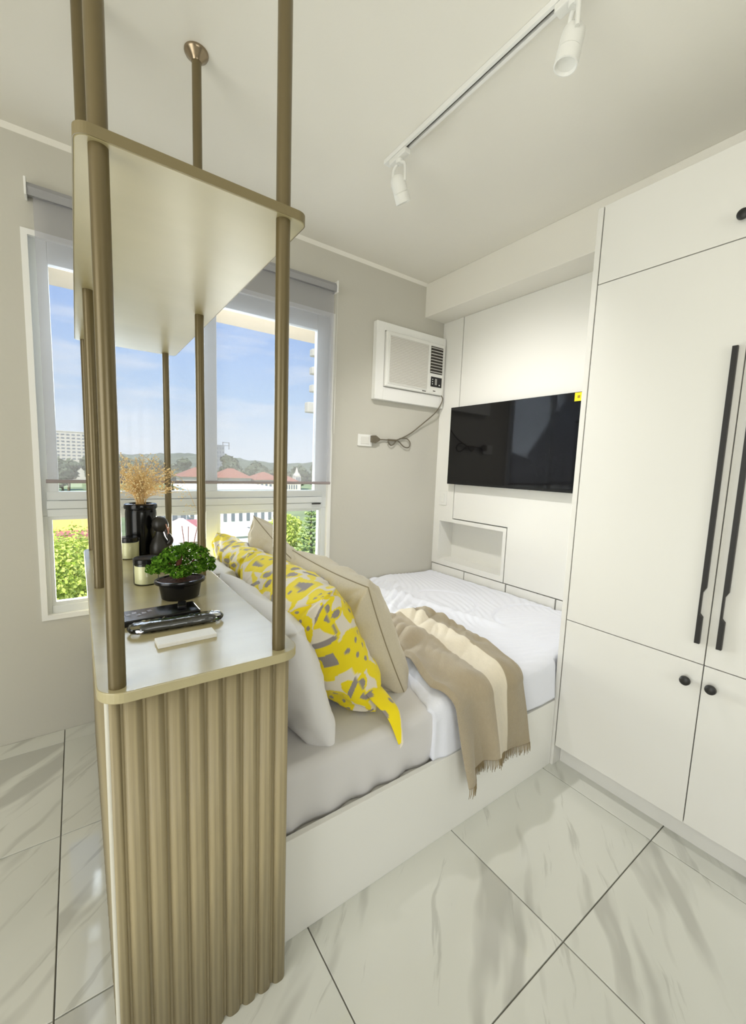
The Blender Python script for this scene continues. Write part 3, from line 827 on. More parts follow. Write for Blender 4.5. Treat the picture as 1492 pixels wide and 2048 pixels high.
# dried flowers
def dried():
    r = root('dried_flowers', (.225, 2.06, Z0+.20), 'bunch of tan dried baby\'s breath standing in the black vase', 'dried flowers')
    rnd = random.Random(11)
    bs, bf = bmesh.new(), bmesh.new()
    octa = lambda c, s: None
    def blob(c, s):
        vv = [bf.verts.new(c+Vector(d)*s*rnd.uniform(.7, 1.2)) for d in ((1,0,0),(-1,0,0),(0,1,0),(0,-1,0),(0,0,1),(0,0,-1))]
        for a, b, d in ((0,2,4),(2,1,4),(1,3,4),(3,0,4),(2,0,5),(1,2,5),(3,1,5),(0,3,5)): bf.faces.new((vv[a], vv[b], vv[d]))
    base = Vector((.225, 2.06, Z0+.195))
    for i in range(80):
        a = rnd.uniform(0, 2*pi); sp = rnd.uniform(.02, .17)
        hgt = rnd.uniform(.06, .215)*(1-.25*(sp/.17)**2)
        st = base+Vector((.022*cos(a+1)*rnd.random(), .022*sin(a+1)*rnd.random(), 0))
        tip = base+Vector((sp*cos(a)*.95, sp*sin(a)*.75, .03+hgt))
        mid = st.lerp(tip, .5)+Vector((-.25*sp*cos(a), -.25*sp*sin(a), .02))
        pth = spline([st, mid, tip], 4)
        bm_tube(bs, pth, .0007, 4)
        for q in range(13):
            f = rnd.uniform(.45, 1.0); p = pth[min(len(pth)-1, int(f*(len(pth)-1)))]
            e_ = p+Vector((rnd.gauss(0, .022), rnd.gauss(0, .022), rnd.uniform(-.012, .034)))
            bm_tube(bs, [p, e_], .0006, 3, False); blob(e_, rnd.uniform(.0024, .0044))
    # a stray drooping spray toward the window
    for q in range(46):
        t = rnd.random(); c = Vector((.225+.13+.09*t, 2.06-.02, Z0+.30-.16*t*t))+Vector((rnd.gauss(0, .014), rnd.gauss(0, .014), rnd.gauss(0, .02)))
        blob(c, rnd.uniform(.002, .004))
    bm_tube(bs, spline([base, base+Vector((.08, 0, .13)), base+Vector((.16, -.02, .14)), base+Vector((.225, -.02, .0))], 6), .0009, 4)
    s_ = from_bm('stems', bs, M['drystem'], r); s_['kind'] = 'stuff'
    b_ = from_bm('blossoms', bf, M['dryflower'], r); b_['kind'] = 'stuff'
dried()
# figurine: round bowed head resting on an arm
fg = root('figurine', (.288, 1.975, Z0), 'matte black figurine with a large round head beside the vase', 'figurine')
fgx, fgy = .288, 1.975
bm = bmesh.new()
bmesh.ops.create_uvsphere(bm, u_segments=28, v_segments=18, radius=.033)
for v_ in bm.verts: v_.co = Vector((v_.co.x*1.0, v_.co.y*1.0, v_.co.z*1.08 - .10*max(0, v_.co.x)))+Vector((fgx, fgy, Z0+.137))
from_bm('head', bm, M['figur'], fg, True)
bm = bmesh.new()
bm_lathe(bm, [(.002, 0), (.036, .001), (.041, .02), (.039, .045), (.031, .068), (.020, .086), (.015, .105), (.015, .125)], (fgx-.003, fgy, Z0), 24)
bo = from_bm('torso', bm, M['figur'], fg, True)
tube('arm', spline([(fgx+.020, fgy-.012, Z0+.045), (fgx+.038, fgy-.020, Z0+.066), (fgx+.026, fgy-.018, Z0+.094), (fgx+.018, fgy-.014, Z0+.122)], 6), [.012]*6+[.011]*6+[.009]*7, M['figur'], fg)
for k in range(2):
    tube('rose_strip', [(fgx+.030-.004*k, fgy-.026, Z0+.100-.004*k), (fgx+.018+.012*k, fgy-.034, Z0+.140-.012*k)], .0022, M['rosewood'], fg, 8)
# candle jars
def candle(x, y, rr, hh, fill, label, lidfull):
    r = root('candle_jar', (x, y, Z0), label, 'candle', 'candle jars')
    lathe('jar', [(rr-.003, 0), (rr, .003), (rr, hh-.003), (rr-.002, hh)], (x, y, Z0), M['jar'], r, 36)
    lathe('wax', [(rr-.004, .004), (rr-.003, .007), (rr-.003, fill), (.002, fill)], (x, y, Z0), M['wax'], r, 36)
    lathe('lid', [(rr-.004, hh-.012), (rr-.003, hh+.0005), (rr+.0012, hh+.001), (rr+.0012, hh+.012), (rr-.002, hh+.015), (.004, hh+.0155), (.002, hh+.0155)], (x, y, Z0), M['blackgloss'], r, 36)
candle(.170, 1.970, .038, .076, .070, 'cream candle in a clear jar with black lid in front of the vase', 1)
candle(.180, 1.545, .038, .074, .064, 'cream candle in a clear jar with black lid behind the bonsai leaves', 1)
# bonsai
bn_x, bn_y = .247, 1.335
bs_ = root('bonsai', (bn_x, bn_y, Z0), 'small green bonsai tree in an oval black pot on the console', 'bonsai')
pot = lathe('pot', [(.048, 0), (.053, .004), (.060, .045), (.0705, .050), (.0725, .055), (.0705, .060), (.064, .0605), (.060, .054), (.002, .051)], (bn_x, bn_y, Z0), M['blackgloss'], bs_, 48, sx=1.0, sy=.80)
bm = bmesh.new()
seg = 28
cV = bm.verts.new((bn_x, bn_y, Z0+.060))
prev = None
for k in range(1, 9):
    ring = []
    for i in range(seg):
        a = 2*pi*i/seg; r_ = .0635*k/8
        ring.append(bm.verts.new((bn_x+r_*cos(a), bn_y+.8*r_*sin(a), Z0+.0565+.006*(1-k/8)+.003*nz(cos(a)*r_*120, sin(a)*r_*120))))
    for i in range(seg):
        j = (i+1) % seg
        if prev is None: bm.faces.new((cV, ring[i], ring[j]))
        else: bm.faces.new((prev[i], ring[i], ring[j], prev[j]))
    prev = ring
from_bm('soil', bm, M['soil'], bs_, False)
trunk = tube('trunk', spline([(bn_x, bn_y, Z0+.050), (bn_x+.003, bn_y, Z0+.075), (bn_x-.006, bn_y-.003, Z0+.095), (bn_x+.004, bn_y, Z0+.135)], 5), [.015]*4+[.011]*5+[.008]*4+[.006]*3, M['bark'], bs_)
def leaf_cloud(name, c, rx, ry, rz, n, size, m, par, rnd, flat=0.0, kind=True):
    vs, fs = [], []
    for i in range(n):
        d = Vector((rnd.gauss(0, 1), rnd.gauss(0, 1), rnd.gauss(0, 1))).normalized()
        rr = rnd.uniform(.55, 1.0)**.5
        k = 1+.18*nz(d.x*2.5+c[0]*9, d.y*2.5+c[1]*9, d.z*2.5)
        p = Vector((c[0]+d.x*rx*rr*k, c[1]+d.y*ry*rr*k, c[2]+d.z*rz*rr*k))
        nrm = (d+Vector((rnd.gauss(0, .5), rnd.gauss(0, .5), rnd.gauss(0, .5)+flat))).normalized()
        a = nrm.orthogonal().normalized(); b = nrm.cross(a); th = rnd.uniform(0, 6.28)
        a, b = a*cos(th)+b*sin(th), b*cos(th)-a*sin(th)
        s = size*rnd.uniform(.6, 1.3); q = len(vs)
        vs += [p-a*s, p-b*s*.55+nrm*s*.15, p+a*s, p+b*s*.55+nrm*s*.15]; fs.append((q, q+1, q+2, q+3))
    o = from_py(name, vs, fs, m, par)
    if kind: o['kind'] = 'stuff'
    return o
rnd = random.Random(21)
for (dx, dy, dz, rx, rz, n) in ((-.068, .0, .098, .030, .017, 300), (-.045, .012, .118, .034, .020, 340), (-.020, -.004, .140, .036, .024, 420), (.022, .006, .150, .036, .022, 420), (.055, .0, .132, .034, .024, 400),
                                 (.078, .0, .104, .028, .020, 300), (-.004, -.028, .088, .036, .020, 400), (.044, -.022, .094, .034, .020, 360), (.006, .026, .116, .042, .024, 400), (.090, -.005, .086, .016, .012, 110), (-.036, -.012, .096, .026, .014, 200)):
    leaf_cloud('foliage_pad', (bn_x+dx, bn_y+dy, Z0+dz), rx*.88, rx*.72, rz*.9, int(n*.8), .0060, M['bonsai'], bs_, rnd, .3)
for (dx, dz) in ((-.062, .096), (.072, .102), (.05, .130), (-.035, .118)):
    tube('branch', spline([(bn_x, bn_y, Z0+.090), (bn_x+dx*.5, bn_y, Z0+.095), (bn_x+dx, bn_y, Z0+dz)], 4), .0028, M['bark'], bs_, 6)
# reed sticks behind the bonsai
rdif = root('reed_diffuser', (.326, 1.62, Z0), 'slim reed diffuser sticks rising behind the bonsai', 'diffuser')
lathe('bottle', [(.020, 0), (.022, .003), (.022, .045), (.012, .055), (.010, .068), (.012, .070)], (.326, 1.62, Z0), M['jar'], rdif, 24)
for k, (dx, dy) in enumerate(((-.020, .0), (.006, .006), (.038, -.004))):
    tube('reed', [(.326, 1.62, Z0+.012), (.326+dx*.9, 1.62+dy, Z0+.178-.004*k)], .0015, M['reed'], rdif, 6)
# black phone-like box
def oriented_box(name, c, ax, L, W, Hh, m, par, bevel=.002, seg=2, zb=0.0):
    ax = Vector((ax[0], ax[1], 0)).normalized(); ay = Vector((-ax.y, ax.x, 0))
    bm = bmesh.new(); bm_box(bm, -L/2, L/2, -W/2, W/2, 0, Hh, bevel, seg)
    for v_ in bm.verts:
        p = v_.co.copy(); v_.co = Vector((c[0], c[1], zb))+ax*p.x+ay*p.y+Vector((0, 0, p.z))
    return from_bm(name, bm, m, par)
bx = root('slim_case', (.165, 1.190, Z0), 'flat black case with silver print behind the wrapped remote', 'case')
oriented_box('case_body', (.160, 1.192), (1, .02), .205, .085, .016, M['blackgloss'], bx, .003, 2, Z0)
mpz = mat('silver_print', srgb(120, 112, 105), .35, metal=.6, var=(160, .5))
for k in range(6):
    oriented_box('print_mark', (.082+.012*k+.002*(k % 3), 1.196+.010*((k*7) % 3-1)), (1, .3*(k % 2)), .010, .012, .0006, mpz, bx, 0, 1, Z0+.0160)
oriented_box('clip', (.225, 1.200), (.2, 1), .045, .022, .010, M['blackgloss'], bx, .003, 2, Z0+.0155)
# remote in plastic wrap
rm = root('remote_control', (.196, 1.100, Z0), 'dark grey remote control still in clear plastic wrap', 'remote')
def loaf(name, c, ax, L, W, Hh, m, par, zb, pw_=3.0, n=28, taper=.0, wob=0.0):
    ax = Vector((ax[0], ax[1], 0)).normalized(); ay = Vector((-ax.y, ax.x, 0)); bm = bmesh.new(); rings = []
    for i in range(n+1):
        t = 2*i/n-1; k = max(.02, (1-abs(t)**pw_))**.5
        ring = []
        for j in range(20):
            a = 2*pi*j/20; cx_, sz_ = cos(a), sin(a)
            sq = (abs(cx_)**3+abs(sz_)**3)**(-1/3)
            wv = 1+wob*nz(i*.9, j*.8, 3)
            p = ax*(t*L/2) + ay*(cx_*sq*W/2*k*wv) + Vector((0, 0, max(0, Hh/2+sz_*sq*Hh/2*k*wv)))
            ring.append(bm.verts.new(Vector((c[0], c[1], zb))+p))
        rings.append(ring)
    for a, b in zip(rings, rings[1:]):
        for j in range(20): bm.faces.new((a[j], a[(j+1) % 20], b[(j+1) % 20], b[j]))
    bm.faces.new(rings[0][::-1]); bm.faces.new(rings[-1])
    bmesh.ops.recalc_face_normals(bm, faces=bm.faces)
    return from_bm(name, bm, m, par, True)
loaf('remote_body', (.200, 1.100), (1, -.03), .178, .040, .019, M['remote'], rm, Z0+.001, 8)
loaf('plastic_wrap', (.196, 1.100), (1, -.03), .224, .050, .024, M['wrap'], rm, Z0, 9, 40, wob=.18)
wb = root('white_slab', (.198, 1.006, Z0), 'thin white oblong card box in front of the wrapped remote', 'box')
oriented_box('slab', (.197, 1.005), (1, .02), .128, .044, .010, M['whitebox'], wb, .0015, 2, Z0)

# ================================================================== WALL THINGS
# roller blind
bl = root('roller_blind', (.61, 2.29, 1.18), 'grey sunscreen roller blind half lowered over the window', 'blind')
RX0, RX1 = -.122, 1.318
FYB = 2.300
box('fabric', RX0+.018, RX1-.008, FYB, FYB+.0008, 1.198, 2.352, M['fabric'], bl)
prism('head_cassette', [(0, 0), (.045, -.012), (.050, .018), (.040, .036), (0, .040)], lambda a, b, d: (d, YW-.006-a, 2.352+b), RX0, RX1, M['blind_solid'], bl, bevel=.002)
lathe('bottom_bar', [(.0085, 0), (.0085, RX1-RX0-.02)], (0,0,0), M['bar'], bl, 14, mat4=Matrix.Translation((RX0+.012, FYB, 1.189)) @ Matrix.Rotation(pi/2, 4, 'Y'))
for xx in (RX0-.008, RX1):
    box('bracket', xx, xx+.008, 2.276, YW-.001, 2.335, 2.402, M['white'], bl, bevel=.002)
tube('pull_chain', [(RX1+.006, 2.283, 2.352), (RX1+.010, 2.288, 1.9), (RX1+.009, 2.292, 1.505), (RX1+.015, 2.302, 1.500), (RX1+.020, 2.312, 1.52), (RX1+.017, 2.316, 1.9), (RX1+.012, 2.316, 2.352)], .0016, M['plastic2'], bl, 6)

# window air conditioner in its surround
ac = root('air_conditioner', (1.96, YW, 1.75), 'white window-type air conditioner boxed into the wall', 'air conditioner')
AX0, AX1, AZ0, AZ1 = 1.632, 2.262, 1.752, 2.252
IX0, IX1, IZ0, IZ1 = 1.700, 2.235, 1.838, 2.200
bm = bmesh.new(); ya, yb = YW-.042, YW-.001
bm_box(bm, AX0, IX0, ya, yb, AZ0, AZ1, .003); bm_box(bm, IX1, AX1, ya, yb, AZ0, AZ1, .003)
bm_box(bm, IX0, IX1, ya, yb, AZ0, IZ0, .003); bm_box(bm, IX0, IX1, ya, yb, IZ1, AZ1, .003)
from_bm('surround', bm, M['white'], ac)
cs = box('casing', IX0+.004, IX1-.004, YW-.062, YW-.001, IZ0+.003, IZ1-.003, M['plastic'], ac, bevel=.006)
gx0, gx1, gz0, gz1 = IX0+.028, 2.072, IZ0+.028, IZ1-.030
fy = YW-.062
bm = bmesh.new()
bm_box(bm, gx0-.006, gx0, fy-.005, fy-.0005, gz0-.006, gz1+.006); bm_box(bm, gx1, gx1+.006, fy-.005, fy-.0005, gz0-.006, gz1+.006)
bm_box(bm, gx0, gx1, fy-.005, fy-.0005, gz0-.006, gz0); bm_box(bm, gx0, gx1, fy-.005, fy-.0005, gz1, gz1+.006)
gr = from_bm('intake_grille', bm, M['plastic'], ac)
box('grille_backing', gx0, gx1, fy-.0012, fy-.0003, gz0, gz1, M['grille'], gr)
nl = 30
bm = bmesh.new(); bm_box(bm, gx0, gx1, -.0036, 0, 0, (gz1-gz0)/nl*.58)
gs = bpy.data.meshes.new('grille_slat'); bm.to_mesh(gs); bm.free(); gs.materials.append(M['plastic2'])
for k in range(nl):
    o = bpy.data.objects.new('grille_slat', gs); COL.objects.link(o); o.parent = gr
    o.location = Vector((0, fy-.0012, gz0+(gz1-gz0)*(k+.2)/nl)) - OFF[ac]
vx0, vx1, vz0, vz1 = 2.098, 2.216, 1.985, 2.172
vt = box('air_vent', vx0, vx1, fy-.0015, fy-.0003, vz0, vz1, M['dark'], ac)
nv_ = 9
for k in range(nv_):
    zc_ = lerp(vz0, vz1, (k+.5)/nv_)
    prism('louvre', [(0, -.0035), (.009, -.0015), (.009, .0005), (0, -.001)], lambda a, b, d: (d, fy-.001-a, zc_+b), vx0, vx1, M['plastic2'], vt)
cp = box('control_panel', 2.108, 2.214, fy-.0035, fy-.0003, 1.892, 1.962, M['blackgloss'], ac, bevel=.001)
for k in range(3): box('button', 2.120, 2.127, fy-.0042, fy-.0036, 1.908+.016*k, 1.914+.016*k, M['plastic'], cp)
mled = mat('display_print', srgb(150, 150, 145), .5)
box('display', 2.146, 2.166, fy-.0042, fy-.0036, 1.906, 1.950, mled, cp); box('button', 2.186, 2.196, fy-.0042, fy-.0036, 1.904, 1.912, M['plastic'], cp)
box('badge', 2.030, 2.066, fy-.0012, fy-.0003, 1.8495, 1.8545, M['dark'], ac); box('badge', 2.134, 2.158, fy-.0012, fy-.0003, 1.860, 1.866, M['dark'], ac)
cy_ = YW-.014
cord = tube('power_cord', spline([(2.228, YW-.055, 1.842), (2.238, YW-.060, 1.815), (2.222, YW-.052, 1.765), (2.175, YW-.045, 1.705), (2.090, cy_-.01, 1.630), (1.990, cy_, 1.555), (1.900, cy_, 1.510), (1.845, cy_, 1.492), (1.800, cy_, 1.490), (1.735, cy_, 1.489), (1.695, YW-.022, 1.487)], 8), .0042, M['cord'], ac, 8)
tube('cord_loop', spline([(1.880, cy_-.003, 1.506), (1.945, cy_-.003, 1.510), (1.980, cy_-.003, 1.480), (1.965, cy_-.003, 1.448), (1.920, cy_-.003, 1.452), (1.860, cy_-.004, 1.490), (1.825, cy_-.004, 1.462), (1.800, cy_-.004, 1.455), (1.775, cy_-.004, 1.480)], 8), .0040, M['cord'], ac, 8)
box('cable_tie', 1.775, 1.845, cy_-.011, cy_+.003, 1.483, 1.497, M['cord'], ac, bevel=.003)
prism('plug', [(1.630, 1.465), (1.630, 1.510), (1.665, 1.513), (1.700, 1.493), (1.700, 1.481), (1.665, 1.461)], lambda a, b, d: (a, d, b), YW-.032, YW-.0125, M['cord'], ac, bevel=.003)
so = root('wall_socket', (1.59, YW, 1.437), 'white wall socket with the air conditioner plugged in', 'socket')
box('socket_plate', 1.533, 1.648, YW-.009, YW-.0005, 1.437, 1.515, M['plastic'], so, bevel=.003)
box('socket_insert', 1.555, 1.622, YW-.0115, YW-.0095, 1.452, 1.500, M['plastic2'], so, bevel=.001)
sw = root('light_switch', (XT, 2.243, 1.03), 'white light switch plate on the panel left of the television', 'switch')
box('switch_plate', XT-.007, XT-.0005, 2.205, 2.282, 1.030, 1.140, M['plastic'], sw, bevel=.003)
box('rocker', XT-.011, XT-.0075, 2.226, 2.262, 1.052, 1.118, M['plastic'], sw, bevel=.002)
# television
tv = root('television', (XT, 1.72, 1.19), 'black flat-screen television mounted on the white panel wall', 'television')
TX = XT-.050
ky = lambda y: y*(TX/XT); kz = lambda z: CAM_H+(z-CAM_H)*(TX/XT)
ty0, ty1, tz0, tz1 = ky(1.231), ky(2.2125), kz(1.194), kz(1.752)
box('tv_body', TX+.003, XT-.008, ty0+.012, ty1-.012, tz0+.012, tz1-.012, M['black'], tv, bevel=.006)
box('screen', TX, TX+.004, ty0+.004, ty1-.004, tz0+.014, tz1-.004, M['screen'], tv)
bm = bmesh.new()
bm_box(bm, TX-.001, TX+.006, ty0, ty0+.004, tz0, tz1); bm_box(bm, TX-.001, TX+.006, ty1-.004, ty1, tz0, tz1)
bm_box(bm, TX-.001, TX+.006, ty0+.004, ty1-.004, tz1-.004, tz1); bm_box(bm, TX-.002, TX+.006, ty0+.004, ty1-.004, tz0, tz0+.014)
from_bm('bezel', bm, M['blackgloss'], tv)
st = box('energy_sticker', TX-.0016, TX-.0011, ty0+.004, ty0+.046, tz1-.048, tz1-.003, M['sticker'], tv)
box('sticker_mark', TX-.0020, TX-.0017, ty0+.016, ty0+.030, tz1-.032, tz1-.018, mat('sticker_ink', srgb(150, 120, 20), .5), st)
box('wall_mount', XT-.009, XT-.0005, 1.55, 1.85, 1.38, 1.56, M['black'], tv)

# ------------------------------------------------------------------ track lights
RX = 1.132
tr = root('light_track', (RX, 1.0, H), 'white ceiling light track running towards the bed wall', 'light track')
bm = bmesh.new(); r0, r1 = .20, 1.562; wv = .0175
bm_box(bm, RX-wv, RX-.006, r0, r1, H-.019, H-.0005, .001); bm_box(bm, RX+.006, RX+wv, r0, r1, H-.019, H-.0005, .001)
bm_box(bm, RX-.006, RX+.006, r1-.022, r1, H-.019, H-.0005); bm_box(bm, RX-.006, RX+.006, r0, r0+.022, H-.019, H-.0005)
from_bm('rail', bm, M['white'], tr)
box('slot', RX-.006, RX+.006, r0+.022, r1-.022, H-.008, H-.001, M['dark'], tr)
def spot(y, label, tilt):
    s = root('spotlight', (RX, y, H-.02), label, 'spotlight', 'track spotlights')
    box('adapter', RX-.016, RX+.016, y-.052, y+.052, H-.040, H-.0195, M['plastic'], s, bevel=.003)
    lathe('swivel', [(.014, H-.055), (.016, H-.050), (.016, H-.040)], (RX, y, 0), M['plastic'], s, 20)
    d = Vector(tilt).normalized()
    piv = Vector((RX, y, H-.132))
    side = d.cross(Vector((0, 0, 1))); side = side.normalized() if side.length > 1e-3 else Vector((1, 0, 0))
    for sg in (1, -1):   # yoke arms
        tube('yoke_arm', spline([Vector((RX, y, H-.052))+side*sg*.010, Vector((RX, y, H-.068))+side*sg*.030, piv+side*sg*.0345], 5), .0065, M['plastic'], s, 8)
    q = d.to_track_quat('Z', 'Y').to_matrix().to_4x4()
    hd = lathe('lamp_head', [(.006, -.034), (.020, -.030), (.029, -.018), (.0305, -.004), (.0305, .030)], (0,0,0), M['plastic'], s, 28, mat4=Matrix.Translation(piv) @ q)
    lathe('lamp_collar', [(.0295, .030), (.0315, .032), (.0315, .066), (.028, .067), (.024, .060), (.002, .056)], (0,0,0), M['plastic'], hd, 28, mat4=Matrix.Translation(piv) @ q)
    lathe('lamp_joint', [(.0288, .0295), (.0288, .0325)], (0,0,0), M['dark'], hd, 28, mat4=Matrix.Translation(piv) @ q)
def lamp(name, y, tilt, watts, ang):
    d = bpy.data.lights.new(name, 'SPOT'); d.energy = watts; d.spot_size = radians(ang); d.spot_blend = 1.0; d.shadow_soft_size = .028; d.color = (1.0, .97, .94)
    o = bpy.data.objects.new(name, d); COL.objects.link(o); v_ = Vector(tilt).normalized()
    o.location = Vector((RX, y, H-.132))+v_*.072; o.rotation_euler = v_.to_track_quat('-Z', 'Y').to_euler()
lamp('spotlight_fill', 1.475, (.56, .10, -.9), 64, 112)  # beam added to brighten the duvet and the wall around it
spot(1.475, 'white track spotlight at the far end of the ceiling track', (.56, .10, -.9))
spot(.735, 'white track spotlight at the near end of the ceiling track', (-.12, .10, -.9))

# ================================================================== OUTSIDE
ob = lambda n, c, r=.9, **k: mat(n, c, r, **k)
M['soffit'] = ob('soffit_paint', srgb(225, 205, 178))
M['bwhite'] = ob('render_white', srgb(232, 230, 226)); M['bcream'] = ob('render_cream', srgb(222, 212, 190)); M['bgrey'] = ob('render_grey', srgb(165, 165, 165))
M['bred'] = ob('render_red', srgb(168, 104, 104)); M['bteal'] = ob('render_teal', srgb(120, 190, 185)); M['byellow'] = ob('render_yellow', srgb(235, 205, 120)); M['bpink'] = ob('roof_pink', srgb(226, 196, 188))
M['bglass'] = ob('far_glass', srgb(120, 125, 130), .3); M['tileroof'] = ob('roof_red', srgb(172, 112, 88), var=(2.0, .12)); M['ground'] = ob('ground_green', srgb(120, 130, 90), var=(.08, .3)); M['hill'] = ob('hill_green', srgb(112, 118, 94), var=(.09, .4))
M['road'] = ob('road', srgb(190, 186, 184))
GZ = -15.0
tag(box('balcony_slab', -4, 1.9, YW+.17, 3.42, 2.36, 2.55, M['soffit']), kind='structure')
tag(box('outside_ground', -400, 700, 6, 900, GZ-1, GZ, M['ground']), kind='structure')
def hills():
    vs, fs = [], []
    nx, ny = 260, 14
    for j in range(ny):
        for i in range(nx):
            x = lerp(-250, 620, i/(nx-1)); y = lerp(330, 620, j/(ny-1))
            env = sin(pi*min(1, (j+.2)/(ny-1)))**.7
            q = x/max(y, 1)
            h = 16.5 + 4.5*exp(-((q-.18)/.10)**2) + 5*nz(x*.012, y*.004) + 2.5*nz(x*.06, y*.05) + 2.6*abs(nz(x*.13, y*.13))
            vs.append((x, y, GZ + max(0, h*env)))
    for j in range(ny-1):
        for i in range(nx-1):
            a = j*nx+i; fs.append((a, a+1, a+nx+1, a+nx))
    return from_py('hills', vs, fs, M['hill'], None, True)
tag(hills(), kind='structure')
def building(name, x0, x1, y0, y1, ztop, m, label, cols, rows, roof='flat', z0=GZ, wz=None, roofm=None, win='bglass', ww=.5, wh=.5):
    r = root(name, ((x0+x1)/2, (y0+y1)/2, z0), label, 'building')
    box('walls', x0, x1, y0, y1, z0, ztop, M[m], r)
    wz0, wz1 = wz or (z0+1, ztop-.6)
    for i in range(cols):
        for j in range(rows):
            cx = lerp(x0, x1, (i+.5)/cols); cz = lerp(wz0, wz1, (j+.5)/rows)
            hw, hh = (x1-x0)/cols*ww/2, (wz1-wz0)/rows*wh/2
            box('window', cx-hw, cx+hw, y0-.12, y0+.02, cz-hh, cz+hh, M[win], r)
    if roof == 'flat':
        box('parapet', x0-.2, x1+.2, y0-.2, y1+.2, ztop, ztop+.45, M[roofm or m], r)
    else:
        o_ = .7; hgt = roof; cyy = (y0+y1)/2; ins = min((x1-x0), (y1-y0))*.45
        vs = [(x0-o_, y0-o_, ztop), (x1+o_, y0-o_, ztop), (x1+o_, y1+o_, ztop), (x0-o_, y1+o_, ztop), (x0+ins, cyy, ztop+hgt), (x1-ins, cyy, ztop+hgt)]
        from_py('roof', vs, [(0,1,5,4), (1,2,5), (2,3,4,5), (3,0,4), (3,2,1,0)], M[roofm], r)
    return r
building('apartment_block', 16.2, 32.5, 80, 92, -4.2, 'bwhite', 'long white apartment block seen just under the window transom', 11, 3, wz=(-14.0, -4.8), ww=.42, wh=.55)
building('red_building', 12.2, 15.3, 60, 66, -8.2, 'bred', 'dusty red low building left of the teal shophouse', 3, 2, wz=(-14.5, -8.4))
building('teal_shophouse', 16.0, 19.5, 54, 60, -8.6, 'bwhite', 'white shophouse with teal windows below the apartment block', 4, 2, wz=(-14.5, -8.8), win='bteal', ww=.6)
building('pink_roof_house', 7.8, 12.4, 50, 57, -8.0, 'bcream', 'cream house with pale pink roof behind the figurine', 3, 1, roof=2.2, roofm='bpink')
yh = building('yellow_house', -4.6, 1.4, 62, 70, -5.6, 'byellow', 'yellow house with a dusty red lean-to roof above the left tree', 4, 2, wz=(-14, -9.2))
box('lean_to_roof', -3.2, 1.6, 58.5, 61.9, -8.6, -7.9, M['bred'], yh)
building('grey_house', 9.5, 14.5, 72, 80, -6.0, 'bgrey', 'plain grey house under the transom beside the figurine', 4, 3, wz=(-14.5, -6.4))
for k, (x0, x1, y0, zt, rh) in enumerate(((29, 40, 150, -4.6, 3.1), (41, 53, 152, -4.9, 3.3), (54, 64, 150, -5.4, 2.8), (65, 71, 150, -6.0, 2.4))):
    building('red_roof_house', x0, x1, y0, y0+11, zt, 'bcream', ('red tile roofed house leftmost in the distant row', 'broadest red tile roofed house in the distant row', 'lower red tile roofed house right of the broad one', 'small red tile roofed house at the right end by the church')[k], 6, 2, roof=rh, roofm='tileroof', wz=(-13, zt-.4))
building('hospital_block', -9.5, 13, 300, 320, 14.4, 'bcream', 'pale multi-storey block on the ridge at far left', 9, 8, wz=(-2, 13.8), win='bglass', ww=.62, wh=.4)
tw = building('hilltop_tower', 80, 85.5, 300, 306, 11.4, 'bgrey', 'grey tower with a framed billboard on the wooded ridge', 3, 6, wz=(-6, 11))
bm = bmesh.new()
bm_box(bm, 84.4, 85.0, 300.5, 301, 11.4, 14.0); bm_box(bm, 88.6, 89.2, 300.5, 301, 9, 14.0); bm_box(bm, 84.4, 89.2, 300.5, 301, 13.5, 14.0); bm_box(bm, 84.4, 89.2, 300.5, 301, 11.4, 11.8)
from_bm('billboard_frame', bm, M['bgrey'], tw)
ch = root('church', (77, 168, GZ), 'small cream church tower rising beyond the red roofs', 'church')
box('nave', 72, 78, 168, 171, GZ, -8, M['bcream'], ch); box('tower', 77, 79.6, 165, 168, GZ, -4.2, M['bcream'], ch)
for k in range(3): box('belfry_opening', 77.3+.75*k, 77.8+.75*k, 164.9, 165.1, -6.6, -4.8, M['bglass'], ch)
lathe('spire', [(1.6, -4.2), (1.3, -3.4), (.7, -2.9), (.5, -1.8), (.05, -.6)], (78.3, 166.5, 0), M['bcream'], ch, 12)
nb = root('neighbour_tower', (40, 72, GZ), 'neighbouring tower with stacked balcony slabs at the right window edge', 'building')
box('tower_shaft', 39.2, 52, 67.3, 72, GZ, 26, M['bcream'], nb)
for k in range(5):
    z = 11.0+3.0*k; box('balcony', 33.7 + (0.0 if k else -.8), 39.2, 66, 67.3, z-(.35 if k else .9), z+.85, M['bcream'], nb, bevel=.15)
